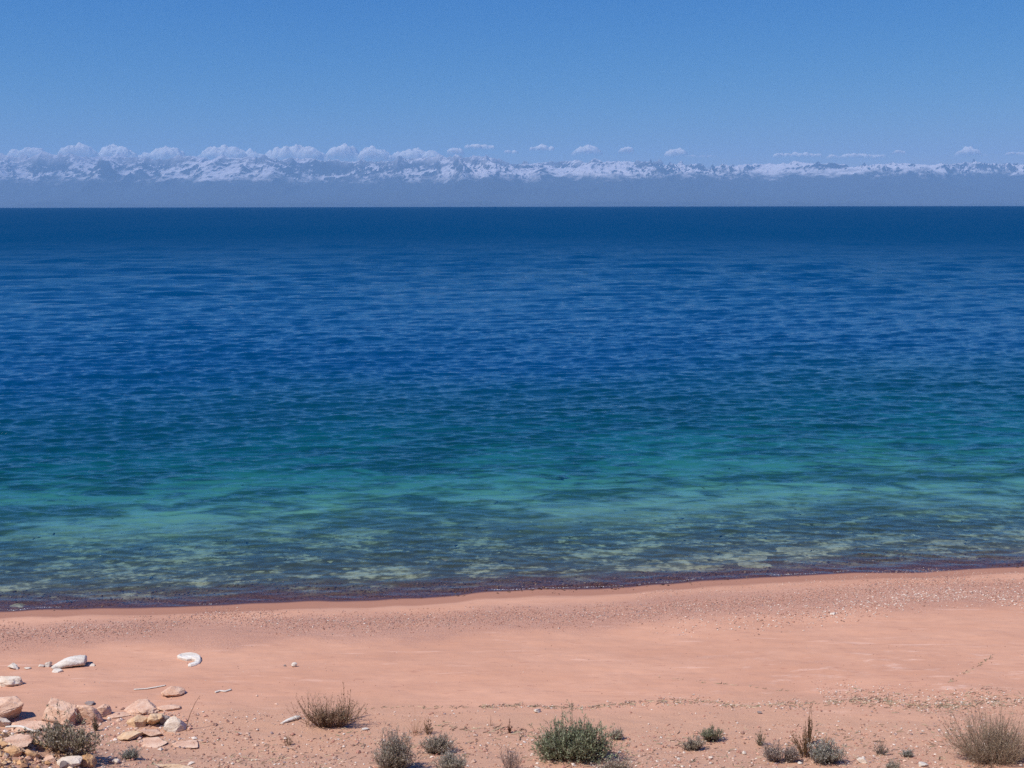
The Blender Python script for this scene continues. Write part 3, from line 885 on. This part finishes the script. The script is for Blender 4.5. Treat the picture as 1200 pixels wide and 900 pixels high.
def shoulder(g, n):
    x = -7.6 + g.normal(0, 0.95, n); y = g.uniform(12.8, 14.9, n)
    k = (y < 14.55 - 0.55 * np.maximum(x + 7.3, 0) + g.normal(0, .15, n)) & (x < -5.6)
    return np.stack([x[k], y[k]], -1)


v_, f_, c_ = scatter(8000, shoulder, (0.022, 0.13), OP, None, 8, 0.2, .7)
tag(mesh_obj('rubble', v_, f_, lm.mat, smooth=False, colors=c_), kind='stuff')


BP = np.array([(0.42, 0.39, 0.26), (0.32, 0.29, 0.18), (0.12, 0.10, 0.06), (0.08, 0.065, 0.045), (0.26, 0.19, 0.12), (0.54, 0.50, 0.37)])
VV, FF, CC = [], [], []; off_ = 0
for s_ in [scatter(3800, band_fn(-2.2, -8, -14, 16), (0.07, 0.50), BP, (.34, .44, .0, .0, .12, .10), 41, 0.2, .06),
           scatter(1100, band_fn(-6, -15, -18, 20), (0.10, 0.5), BP, (.40, .34, .0, .0, .06, .20), 42, 0.2, .06),
           scatter(4500, band_fn(-0.05, -1.6, -14, 16), (0.02, 0.09), np.array([(0.12, .06, .04), (.05, .025, .02), (.20, .12, .08), (.28, .2, .14)]), (.40, .35, .2, .05), 43, 0.2, .4)]:
    VV.append(s_[0]); FF.append(s_[1] + off_); CC.append(s_[2]); off_ += len(s_[0])
tag(mesh_obj('lake_bed_stones', np.concatenate(VV), np.concatenate(FF), lm.mat, smooth=True, colors=np.concatenate(CC)), kind='stuff')


def swash(g, n):
    x = g.uniform(-12, 14, n)
    k = fbm(x * 0.8, x * 0 + 2, 95, 3) * 0.5 + 0.5 > 0.56
    x = x[k]
    return np.stack([x, shore_y(x) + 0.03 + g.normal(0, 0.012, len(x)) + 0.05 * vnoise(x * 2.3, x * 0, 96)], -1)


v_, f_, c_ = scatter(2200, swash, (0.010, 0.04), np.array([(0.78, 0.76, 0.76), (0.6, 0.56, 0.56)]), None, 44, 0, .3)
v_[:, 2] = np.maximum(v_[:, 2], 0.004 + 0.3 * v_[:, 2])
tag(mesh_obj('foam', v_, f_, lm.mat, smooth=True, colors=c_), kind='stuff')


# twigs and dry litter
def twigs(n, fn, L, rad, pal, seed, up=0.25):
    g = np.random.default_rng(seed)
    xy = fn(g, n); n = len(xy)
    a = g.normal(0, 0.75, n); l = L[0] + (L[1] - L[0]) * g.random(n) ** 2
    dz = g.uniform(-.05, up, n) * l
    p0 = np.stack([xy[:, 0], xy[:, 1], height(xy[:, 0], xy[:, 1]) + rad * 1.0], -1)
    d = np.stack([np.cos(a) * l, np.sin(a) * l, dz], -1)
    bend = g.normal(0, 0.12, (n, 1)) * l[:, None] * np.stack([-np.sin(a), np.cos(a), 0.4 * np.ones(n)], -1)
    P3 = np.stack([p0, p0 + d * .5 + bend, p0 + d], 1)
    sdv = np.stack([-np.sin(a), np.cos(a), np.zeros(n)], -1) * rad
    upv = np.array([0, 0, rad])[None]
    ring = []
    for i in range(3):
        k = (1.0, .85, .35)[i]
        ring += [P3[:, i] + sdv * k - upv * k * .6, P3[:, i] - sdv * k - upv * k * .6, P3[:, i] + upv * k]
    V = np.stack(ring, 1)
    fc = []
    for i in range(2):
        for k in range(3):
            a_, b_ = i * 3 + k, i * 3 + (k + 1) % 3
            fc.append((a_, b_, b_ + 3, a_ + 3))
    Fa = (np.array(fc)[None] + (np.arange(n) * 9)[:, None, None]).reshape(-1, 4)
    c = np.array(pal)[g.choice(len(pal), n)] * g.uniform(0.8, 1.15, (n, 1))
    return V.reshape(-1, 3), Fa, np.repeat(c, 9, axis=0)


def driftline(u0, v0, u1, v1, spread, wav=0.25):
    p0, p1 = hit(u0, v0), hit(u1, v1)

    def f(g, n):
        t = g.random(n)
        cl = (vnoise(t * 26, t * 0, 81) * .5 + .5)
        k = g.random(n) < 0.25 + 0.9 * cl ** 2
        t = t[k]
        x = p0[0] + (p1[0] - p0[0]) * t; y = p0[1] + (p1[1] - p0[1]) * t + g.normal(0, spread, len(t)) + wav * 0.5 * vnoise(x * 1.1, x * 0, 82)
        return np.stack([x, y], -1)
    return f


TP = [(0.30, 0.22, 0.14), (0.20, 0.13, 0.09), (0.45, 0.36, 0.24), (0.55, 0.44, 0.30), (0.16, 0.10, 0.075), (0.28, 0.27, 0.17)]
VV, FF, CC = [], [], []; off_ = 0
for s_ in [twigs(420, driftline(560, 829, 780, 826, .035), (.02, .12), .004, TP, 1),
           twigs(800, driftline(770, 826, 1210, 822, .06), (.02, .13), .004, TP, 2),
           twigs(800, driftline(1000, 822, 1210, 820, .20), (.02, .12), .004, TP, 3),
           twigs(90, driftline(760, 794, 930, 811, .015, .05), (.02, .09), .003, TP, 4),
           twigs(80, driftline(1110, 800, 1165, 770, .02, .1), (.02, .08), .004, TP, 5),
           twigs(90, driftline(420, 830, 560, 829, .03, .2), (.02, .11), .004, TP, 6),
           twigs(1500, rect_fn(-10, 10, 13.4, 15.3, .48), (.02, .13), .005, TP, 7),
           twigs(600, rect_fn(-10, 10, 13.3, 15.0), (.02, .16), .005, TP, 8),
           twigs(110, driftline(500, 852, 640, 862, .09, .2), (.03, .2), .006, TP, 9)]:
    VV.append(s_[0]); FF.append(s_[1] + off_); CC.append(s_[2]); off_ += len(s_[0])
tag(mesh_obj('twig_litter', np.concatenate(VV), np.concatenate(FF), lm.mat, smooth=False, colors=np.concatenate(CC)), kind='stuff')
VV, FF, CC = [], [], []; off_ = 0
for s_ in [scatter(900, driftline(570, 829, 780, 826, .06), (.010, .04), PAL, None, 31), scatter(2600, driftline(770, 826, 1210, 822, .12), (.010, .045), PAL, (.1, .12, .2, .14, .26, .1, .08), 32),
           scatter(2200, driftline(960, 812, 1210, 818, .22), (.010, .045), PAL, (.1, .1, .2, .14, .3, .1, .06), 33)]:
    VV.append(s_[0]); FF.append(s_[1] + off_); CC.append(s_[2]); off_ += len(s_[0])
tag(mesh_obj('drift_gravel', np.concatenate(VV), np.concatenate(FF), lm.mat, smooth=False, colors=np.concatenate(CC)), kind='stuff')

# ------------------------------------------------------------------ plants
def plant_mat(name):
    t = NT(name)
    c = t.at('col').outputs['Color']
    d = t.n('ShaderNodeBsdfPrincipled', ins={'Base Color': c, 'Roughness': 0.8, 'Specular IOR Level': 0.2})
    tr = t.n('ShaderNodeBsdfTranslucent', ins={'Color': c})
    mx_ = t.n('ShaderNodeMixShader', ins={0: 0.32, 1: d.outputs[0], 2: tr.outputs[0]})
    t.link(mx_.outputs[0], t.out.inputs[0])
    return t.mat


LEAF = plant_mat('dry_foliage'); STEM = plant_mat('woody_stem')


def strips(P0, P1, P2, w0, w1, cols, g):
    """thin three-sided curved stems: (n,3) points, widths"""
    n = len(P0)
    ax = P2 - P0; ax /= (np.linalg.norm(ax, axis=1, keepdims=True) + 1e-9)
    rv = g.normal(size=(n, 3)); s1 = np.cross(ax, rv); s1 /= (np.linalg.norm(s1, axis=1, keepdims=True) + 1e-9); s2 = np.cross(ax, s1)
    ring = []
    for Pp, w in ((P0, w0), (P1, (w0 + w1) / 2), (P2, w1)):
        w = np.broadcast_to(np.asarray(w, float).reshape(-1, 1), (n, 1)) / 2
        for k in range(3):
            a = 2.094 * k
            ring.append(Pp + (s1 * math.cos(a) + s2 * math.sin(a)) * w)
    V = np.stack(ring, 1)
    fc = []
    for i in range(2):
        for k in range(3):
            a_, b_ = i * 3 + k, i * 3 + (k + 1) % 3
            fc.append((a_, b_, b_ + 3, a_ + 3))
    Fa = (np.array(fc)[None] + (np.arange(n) * 9)[:, None, None]).reshape(-1, 4)
    return V.reshape(-1, 3), Fa, np.repeat(cols, 9, axis=0)


def leaves(Pc, dirs, L, W, cols, g):
    n = len(Pc)
    rv = g.normal(size=(n, 3)); s = np.cross(dirs, rv); s /= (np.linalg.norm(s, axis=1, keepdims=True) + 1e-9)
    L = np.asarray(L).reshape(-1, 1); W = np.asarray(W).reshape(-1, 1) / 2
    V = np.stack([Pc, Pc + dirs * L * .55 + s * W, Pc + dirs * L, Pc + dirs * L * .55 - s * W], 1)
    Fa = np.arange(n * 4).reshape(n, 4)
    return V.reshape(-1, 3), Fa, np.repeat(cols, 4, axis=0)


def bush(name, u, vb, w, h, label, leafc, stemc, seed, nst=260, leafn=9, leafL=.035, leafW=.010, spread=1.0, lobes=1, upright=0.3, stemw=.006, cat='shrub', group='low desert shrubs at the foot of the beach', uneven=.25, leafin=0.35, hgt=None):
    g = np.random.default_rng(seed)
    p = hit(u, vb - 0.10 * h)
    s = pxm(p); W = w * s; Hh = hgt or h * s / 0.93 * 0.92
    nst = int(nst * .68)
    root = empty(name, (p[0], p[1], float(height(p[0], p[1]))))
    tag(root, label, cat, group)
    D = min(W, Hh * 1.5) * 0.75
    # stems from a spreading crown
    lob = [(g.uniform(-.30, .30) * W if lobes > 1 else 0, g.uniform(-.2, .2) * D, g.uniform(.75, 1.05)) for _ in range(lobes)]
    if lobes > 1:
        xs = np.linspace(-.25, .25, lobes) * W + g.normal(0, .03, lobes) * W
        lob = [(xs[i], g.uniform(-.15, .15) * D, g.uniform(1 - uneven, 1.0)) for i in range(lobes)]
        j_ = int(g.integers(lobes)); lob[j_] = (xs[j_], 0, 1.0)
    li = g.integers(0, len(lob), nst)
    lx = np.array([l[0] for l in lob])[li]; ly = np.array([l[1] for l in lob])[li]; lh = np.array([l[2] for l in lob])[li]
    rw = W / 2 / (1 + (0.32 if lobes > 1 else 0))
    az = g.uniform(0, 2 * math.pi, nst)
    tt = g.random(nst) ** 0.6 * 1.45 * spread / (1 + upright)
    R = (0.50 + 0.66 * g.random(nst) ** .8) * lh * (1 + (.22 + uneven * .5) * vnoise(az * 1.1, tt * 2.2, seed))
    ex_ = np.sin(tt) * np.cos(az) * rw * R; ey_ = np.sin(tt) * np.sin(az) * D / 2 * R; ez_ = np.maximum(np.cos(tt) * Hh * R, 0.04 * Hh)
    b0 = np.stack([lx * .55 + ex_ * .12, ly * .55 + ey_ * .12, -0.02 + 0 * ex_], -1)
    e = np.stack([lx + ex_, ly + ey_, ez_], -1)
    mid = (b0 + e) / 2 + np.stack([ex_ * .16, ey_ * .16, -0.10 * ez_ * np.sin(tt)], -1) + g.normal(0, .02, (nst, 3)) * Hh
    sc = np.array(stemc)[None] * g.uniform(.75, 1.25, (nst, 1))
    V1, F1, C1 = strips(b0, mid, e, stemw, stemw * .4, sc, g)
    # side twigs
    k = np.repeat(np.arange(nst), 3); t = g.uniform(.35, .95, len(k))[:, None]
    q = (1 - t) ** 2 * b0[k] + 2 * t * (1 - t) * mid[k] + t ** 2 * e[k]
    dr_ = (e - mid)[k]; dr_ /= (np.linalg.norm(dr_, axis=1, keepdims=True) + 1e-9)
    dr_ = dr_ + g.normal(0, .45, dr_.shape) + np.array([0, 0, .25]); dr_ /= np.linalg.norm(dr_, axis=1, keepdims=True)
    l2 = g.uniform(.10, .34, (len(k), 1)) * Hh
    V2, F2, C2 = strips(q, q + dr_ * l2 * .5 + g.normal(0, .01, q.shape) * Hh, q + dr_ * l2, stemw * .6, stemw * .25, np.array(stemc)[None] * g.uniform(.8, 1.35, (len(k), 1)), g)
    V = np.concatenate([V1, V2]); Fa = np.concatenate([F1, F2 + len(V1)]); C = np.concatenate([C1, C2])
    V[:, 2] = np.maximum(V[:, 2], -0.03)
    mesh_obj('branches', V, Fa, STEM, root, False, C)
    if leafn:
        kk_ = np.concatenate([np.repeat(np.arange(len(k)), leafn)])
        t3 = g.uniform(leafin, 1.05, (len(kk_), 1))
        pc = q[kk_] + (dr_ * l2)[kk_] * t3 + g.normal(0, .008, (len(kk_), 3))
        ld = dr_[kk_] + g.normal(0, .5, (len(kk_), 3)) + np.array([0, 0, .3]); ld /= np.linalg.norm(ld, axis=1, keepdims=True)
        lc = np.array(leafc)[g.integers(0, len(leafc), len(kk_))] * g.uniform(.75, 1.2, (len(kk_), 1))
        V, Fa, C = leaves(pc, ld, g.uniform(.5, 1.1, len(kk_)) * leafL, g.uniform(.6, 1.3, len(kk_)) * leafW, lc, g)
        V[:, 2] = np.maximum(V[:, 2], -0.01)
        mesh_obj('foliage', V, Fa, LEAF, root, False, C)
    return root


SAGE = [(0.31, 0.36, 0.21), (0.39, 0.43, 0.27), (0.48, 0.50, 0.34), (0.22, 0.26, 0.15)]
GREYL = [(0.46, 0.41, 0.31), (0.56, 0.50, 0.39), (0.66, 0.60, 0.48), (0.33, 0.28, 0.21)]
BLUE = [(0.42, 0.42, 0.35), (0.52, 0.52, 0.43), (0.32, 0.32, 0.27), (0.60, 0.57, 0.48)]
DRY = [(0.30, 0.18, 0.10), (0.40, 0.26, 0.15), (0.20, 0.12, 0.07), (0.50, 0.37, 0.23)]
OLIVE = [(0.38, 0.34, 0.22), (0.50, 0.44, 0.31), (0.62, 0.55, 0.42), (0.24, 0.20, 0.13)]
bush('shrub', 77, 889, 90, 44, 'sprawling grey-olive shrub among the rocks in the lower left', OLIVE, (.20, .14, .10), 21, nst=230, leafn=9, lobes=3, leafL=.045, leafW=.015, uneven=.35)
bush('shrub', 154, 891, 32, 14, 'tiny dark grey-green tuft near the bottom, right of the sprawling grey-olive shrub', BLUE, (.14, .11, .08), 22, nst=110, leafn=7, leafL=.03, leafW=.009)
bush('shrub', 386, 856, 76, 32, 'dry brown spiky shrub standing alone left of centre', DRY + OLIVE[:2], (.22, .13, .08), 23, nst=330, leafn=4, lobes=3, leafL=.03, leafW=.008, upright=.45, uneven=.5, stemw=.006)
bush('shrub', 463, 907, 58, 47, 'rounded pale grey bush cut by the bottom edge left of centre', GREYL + BLUE[:1], (.22, .18, .14), 24, nst=420, leafn=7, leafL=.035, leafW=.008, upright=.15)
bush('shrub', 514, 885, 50, 28, 'grey bush just right of and behind the rounded pale grey bush', GREYL, (.20, .15, .12), 25, nst=260, leafn=7, leafL=.035, leafW=.008)
bush('shrub', 528, 908, 52, 26, 'low grey bush in front of its twin, touching the bottom edge', GREYL + BLUE[:2], (.20, .15, .12), 26, nst=260, leafn=7, leafL=.035, leafW=.008)
bush('shrub', 598, 908, 36, 34, 'sparse purplish-grey bush on the bottom edge left of the green sagebrush', [(0.44, .36, .30), (.55, .46, .39)], (.24, .18, .16), 27, nst=70, leafn=3, leafL=.03, leafW=.007)
bush('sagebrush', 670, 893, 90, 50, 'large green sagebrush, the greenest and fullest plant on the beach', SAGE, (.17, .12, .08), 28, nst=900, leafn=9, lobes=4, leafL=.045, leafW=.011, upright=.15, uneven=.35, spread=1.1)
bush('shrub', 722, 867, 26, 14, 'small grey tuft behind the right side of the green sagebrush', GREYL, (.2, .15, .12), 29, nst=90, leafn=5, leafL=.03, leafW=.008)
bush('shrub', 722, 912, 66, 22, 'grey bush mostly below the bottom edge in front of the green sagebrush', GREYL, (.2, .15, .12), 30, nst=240, leafn=6, leafL=.035, leafW=.008)
bush('shrub', 834, 871, 34, 18, 'dark green-grey tuft with two white pebbles beside it', [(.24, .25, .15), (.32, .33, .21), (.4, .38, .27)], (.14, .1, .07), 31, nst=140, leafn=7, leafL=.035, leafW=.009)
bush('shrub', 811, 880, 40, 16, 'flat dull grey shrub just left of the dark green-grey tuft', GREYL, (.15, .11, .09), 32, nst=150, leafn=6, leafL=.03, leafW=.008)
bush('shrub', 915, 894, 44, 22, 'purplish-grey mound left of the tall brown plant', [(.46, .38, .32), (.56, .48, .41), (.34, .28, .23)], (.2, .15, .13), 33, nst=240, leafn=7, leafL=.03, leafW=.008, lobes=2)
bush('shrub', 966, 896, 46, 27, 'blue-grey mound right of and in front of the tall brown plant', BLUE, (.18, .15, .12), 34, nst=260, leafn=8, leafL=.032, leafW=.009)
bush('shrub', 1062, 888, 22, 10, 'tiny flat grey-green tuft between the upright tuft and the large twiggy bush', BLUE, (.16, .12, .09), 35, nst=70, leafn=5, leafL=.025, leafW=.008)
bush('shrub', 1046, 906, 26, 14, 'small grey shrub rising from the bottom edge right of the cream stone', GREYL, (.2, .15, .12), 36, nst=90, leafn=5, leafL=.03, leafW=.007)
bush('shrub', 1166, 899, 122, 56, 'large fine-twigged grey-brown bush at the right edge', [(.46, .37, .26), (.56, .46, .33), (.34, .26, .18)], (.40, .30, .21), 37, nst=800, leafn=4, leafL=.032, leafW=.006, lobes=1, upright=.15, spread=1.1, uneven=.3, stemw=.006)


def stalks(name, u, vb, w, h, label, pal, seed, n=40, wd=.006, seedy=0, group='upright dry plants and grass tufts', cat='grass tuft', lean=.25):
    g = np.random.default_rng(seed)
    p = hit(u, vb); s = pxm(p); W = w * s; Hh = h * s / .9
    root = empty(name, (p[0], p[1], float(height(p[0], p[1]))))
    tag(root, label, cat, group)
    az = g.uniform(0, 6.28, n); rr_ = g.random(n) ** .6
    hh = Hh * (0.35 + 0.65 * g.random(n) ** 1.3) * (1 - .35 * rr_); hh[:2] = Hh
    ax = np.cos(az) * rr_ * W / 2; ay = np.sin(az) * rr_ * W / 2
    b0 = np.stack([ax * .35, ay * .35, 0 * ax - .01], -1); e = np.stack([ax, ay, hh], -1)
    e[:2, :2] *= .15
    md_ = (b0 + e) / 2 + g.normal(0, .02, (n, 3)) * Hh + np.stack([-ax, -ay, 0 * ax], -1) * .15
    c = np.array(pal)[g.integers(0, len(pal), n)] * g.uniform(.8, 1.2, (n, 1))
    V, Fa, C = strips(b0, md_, e, wd, wd * .35, c, g)
    mesh_obj('stems', V, Fa, STEM, root, False, C)
    if seedy:
        k = np.repeat(np.arange(n), seedy); t = g.uniform(.15, 1, (len(k), 1))
        q = (1 - t) ** 2 * b0[k] + 2 * t * (1 - t) * md_[k] + t ** 2 * e[k]
        ld = g.normal(0, .5, q.shape) + np.array([0, 0, 1.]); ld /= np.linalg.norm(ld, axis=1, keepdims=True)
        c = np.array(pal)[g.integers(0, len(pal), len(k))] * g.uniform(.6, 1.2, (len(k), 1))
        V, Fa, C = leaves(q, ld, g.uniform(.02, .045, len(k)), g.uniform(.007, .013, len(k)), c, g)
        mesh_obj('foliage', V, Fa, LEAF, root, False, C)  # seed heads along the stalks, built from leaf quads, not foliage
    return root


stalks('dry_plant', 945, 886, 50, 44, 'tall rusty-brown spiky plant rising between the two grey mounds', [(.24, .13, .06), (.30, .18, .09), (.16, .09, .05), (.34, .24, .14)], 50, 60, .007, 14, cat='dry plant')
stalks('dry_plant', 948, 872, 10, 44, 'thin tallest brown spire above the rusty-brown spiky plant', [(.22, .14, .08), (.28, .18, .10), (.16, .10, .06)], 51, 14, .008, 26, cat='dry plant')
stalks('dry_plant', 405, 845, 26, 42, 'taller brown stems poking out of the dry brown shrub on its right', DRY, 52, 26, .006, 10, cat='dry plant')
stalks('dry_plant', 362, 850, 30, 40, 'thin bare stems on the left of the dry brown shrub', DRY, 53, 12, .005, 3, cat='dry plant')
stalks('grass_tuft', 487, 860, 36, 30, 'straw-coloured grass tuft behind the grey bushes left of centre', [(.55, .36, .20), (.62, .44, .26), (.5, .3, .17)], 54, 34, .004)
stalks('dry_plant', 502, 861, 14, 20, 'short dark brown tuft right of the straw-coloured grass', DRY, 55, 22, .006, 7, cat='dry plant')
stalks('dry_plant', 597, 859, 7, 14, 'lone reddish-brown stub standing above the sparse purplish bush', [(.26, .14, .09), (.2, .1, .07)], 56, 16, .008, 6, cat='dry plant')
stalks('grass_tuft', 891, 874, 16, 20, 'small spiky grass tuft left of the tall brown plant', [(.26, .22, .14), (.34, .29, .2), (.2, .18, .12)], 57, 40, .006, 3)
stalks('grass_tuft', 1032, 884, 22, 20, 'small upright grey tuft right of the blue-grey mound', [(.3, .26, .2), (.38, .33, .26), (.22, .18, .14)], 58, 46, .006, 3)
stalks('grass_tuft', 968, 876, 18, 16, 'golden-orange grass between the tall brown plant and the blue-grey mound', [(.48, .28, .11), (.55, .34, .16)], 59, 34, .005)
stalks('grass_tuft', 338, 874, 18, 16, 'small dry tuft below and left of the dry brown shrub', [(.3, .2, .13), (.4, .3, .2)], 60, 26, .005, 2)
stalks('dry_plant', 112, 857, 8, 18, 'greenish-grey sprig in front of the leaning slab', [(.26, .23, .15), (.2, .17, .11)], 61, 26, .007, 9, cat='dry plant')
stalks('grass_tuft', 575, 850, 14, 12, 'faint thin dry tuft just left of the lone reddish-brown stub', [(.4, .26, .18)], 62, 12, .004)
# one long dry stem arching up beside the pyramid stone
p0 = hit(218, 857)
sp = pxm(p0)
cpts = [(0, 0, 0), (1.5 * sp, .02, 9 * sp), (5 * sp, .03, 20 * sp), (11 * sp, .05, 33 * sp), (17 * sp, .06, 42 * sp)]
V, Fc = tube(cpts, [.006, .006, .005, .004, .003], 5, 2, 0.0)
o = mesh_obj('dry_plant', V, Fc, STEM, colors=np.tile([.34, .20, .14], (len(V), 1)))
o.location = (p0[0], p0[1], float(height(p0[0], p0[1])))
tag(o, 'single long dry stem arching up beside the pyramid-shaped stone', 'dry plant')

# ------------------------------------------------------------------ light
SUN_EL = math.radians(56)
to_sun = Vector((-0.80, -0.45, 0)).normalized() * math.cos(SUN_EL) + Vector((0, 0, math.sin(SUN_EL)))
sd = bpy.data.lights.new('sun', 'SUN'); sd.energy = 4.8; sd.angle = math.radians(0.53); sd.color = (1.0, 0.955, 0.89)
so = bpy.data.objects.new('sun', sd); COL.objects.link(so)
so.rotation_euler = (-to_sun).to_track_quat('-Z', 'Y').to_euler()
so.location = (-40, -20, 60)
w = bpy.data.worlds.new('World'); scn.world = w; w.use_nodes = True
nt = w.node_tree; nt.nodes.clear()
out = nt.nodes.new('ShaderNodeOutputWorld'); bg = nt.nodes.new('ShaderNodeBackground'); sk = nt.nodes.new('ShaderNodeTexSky')
sk.sky_type = 'NISHITA'; sk.sun_disc = False; sk.sun_elevation = SUN_EL
sk.sun_rotation = math.atan2(to_sun.x, to_sun.y)
sk.altitude = 1600; sk.air_density = 1.0; sk.dust_density = 0.0; sk.ozone_density = 3.0
bg.inputs[1].default_value = 0.10
# deeper, more saturated blue away from the horizon: colour grade added to the sky light by per-channel curves
sep = nt.nodes.new('ShaderNodeSeparateColor'); cmb = nt.nodes.new('ShaderNodeCombineColor')
nt.links.new(sk.outputs[0], sep.inputs[0])
for i, (g_, raw, tgt) in enumerate(((2.1, 6.0, 3.2), (1.0, 7.4, 4.25), (0.36, 8.7, 6.3))):
    a = nt.nodes.new('ShaderNodeMath'); a.operation = 'DIVIDE'; a.inputs[1].default_value = raw
    b = nt.nodes.new('ShaderNodeMath'); b.operation = 'POWER'; b.inputs[1].default_value = g_
    c = nt.nodes.new('ShaderNodeMath'); c.operation = 'MULTIPLY'; c.inputs[1].default_value = tgt
    nt.links.new(sep.outputs[i], a.inputs[0]); nt.links.new(a.outputs[0], b.inputs[0]); nt.links.new(b.outputs[0], c.inputs[0]); nt.links.new(c.outputs[0], cmb.inputs[i])
nt.links.new(cmb.outputs[0], bg.inputs[0]); nt.links.new(bg.outputs[0], out.inputs[0])

# ------------------------------------------------------------------ render settings
scn.render.engine = 'CYCLES'
scn.view_settings.view_transform = 'Standard'
scn.view_settings.look = 'None'
scn.view_settings.exposure = 0.0
scn.view_settings.gamma = 1.0
cy = scn.cycles
cy.max_bounces = 8; cy.volume_bounces = 2; cy.transparent_max_bounces = 8; cy.diffuse_bounces = 2; cy.glossy_bounces = 3
cy.use_denoising = False
cy.sample_clamp_direct = 2.5
cy.caustics_reflective = False; cy.caustics_refractive = False
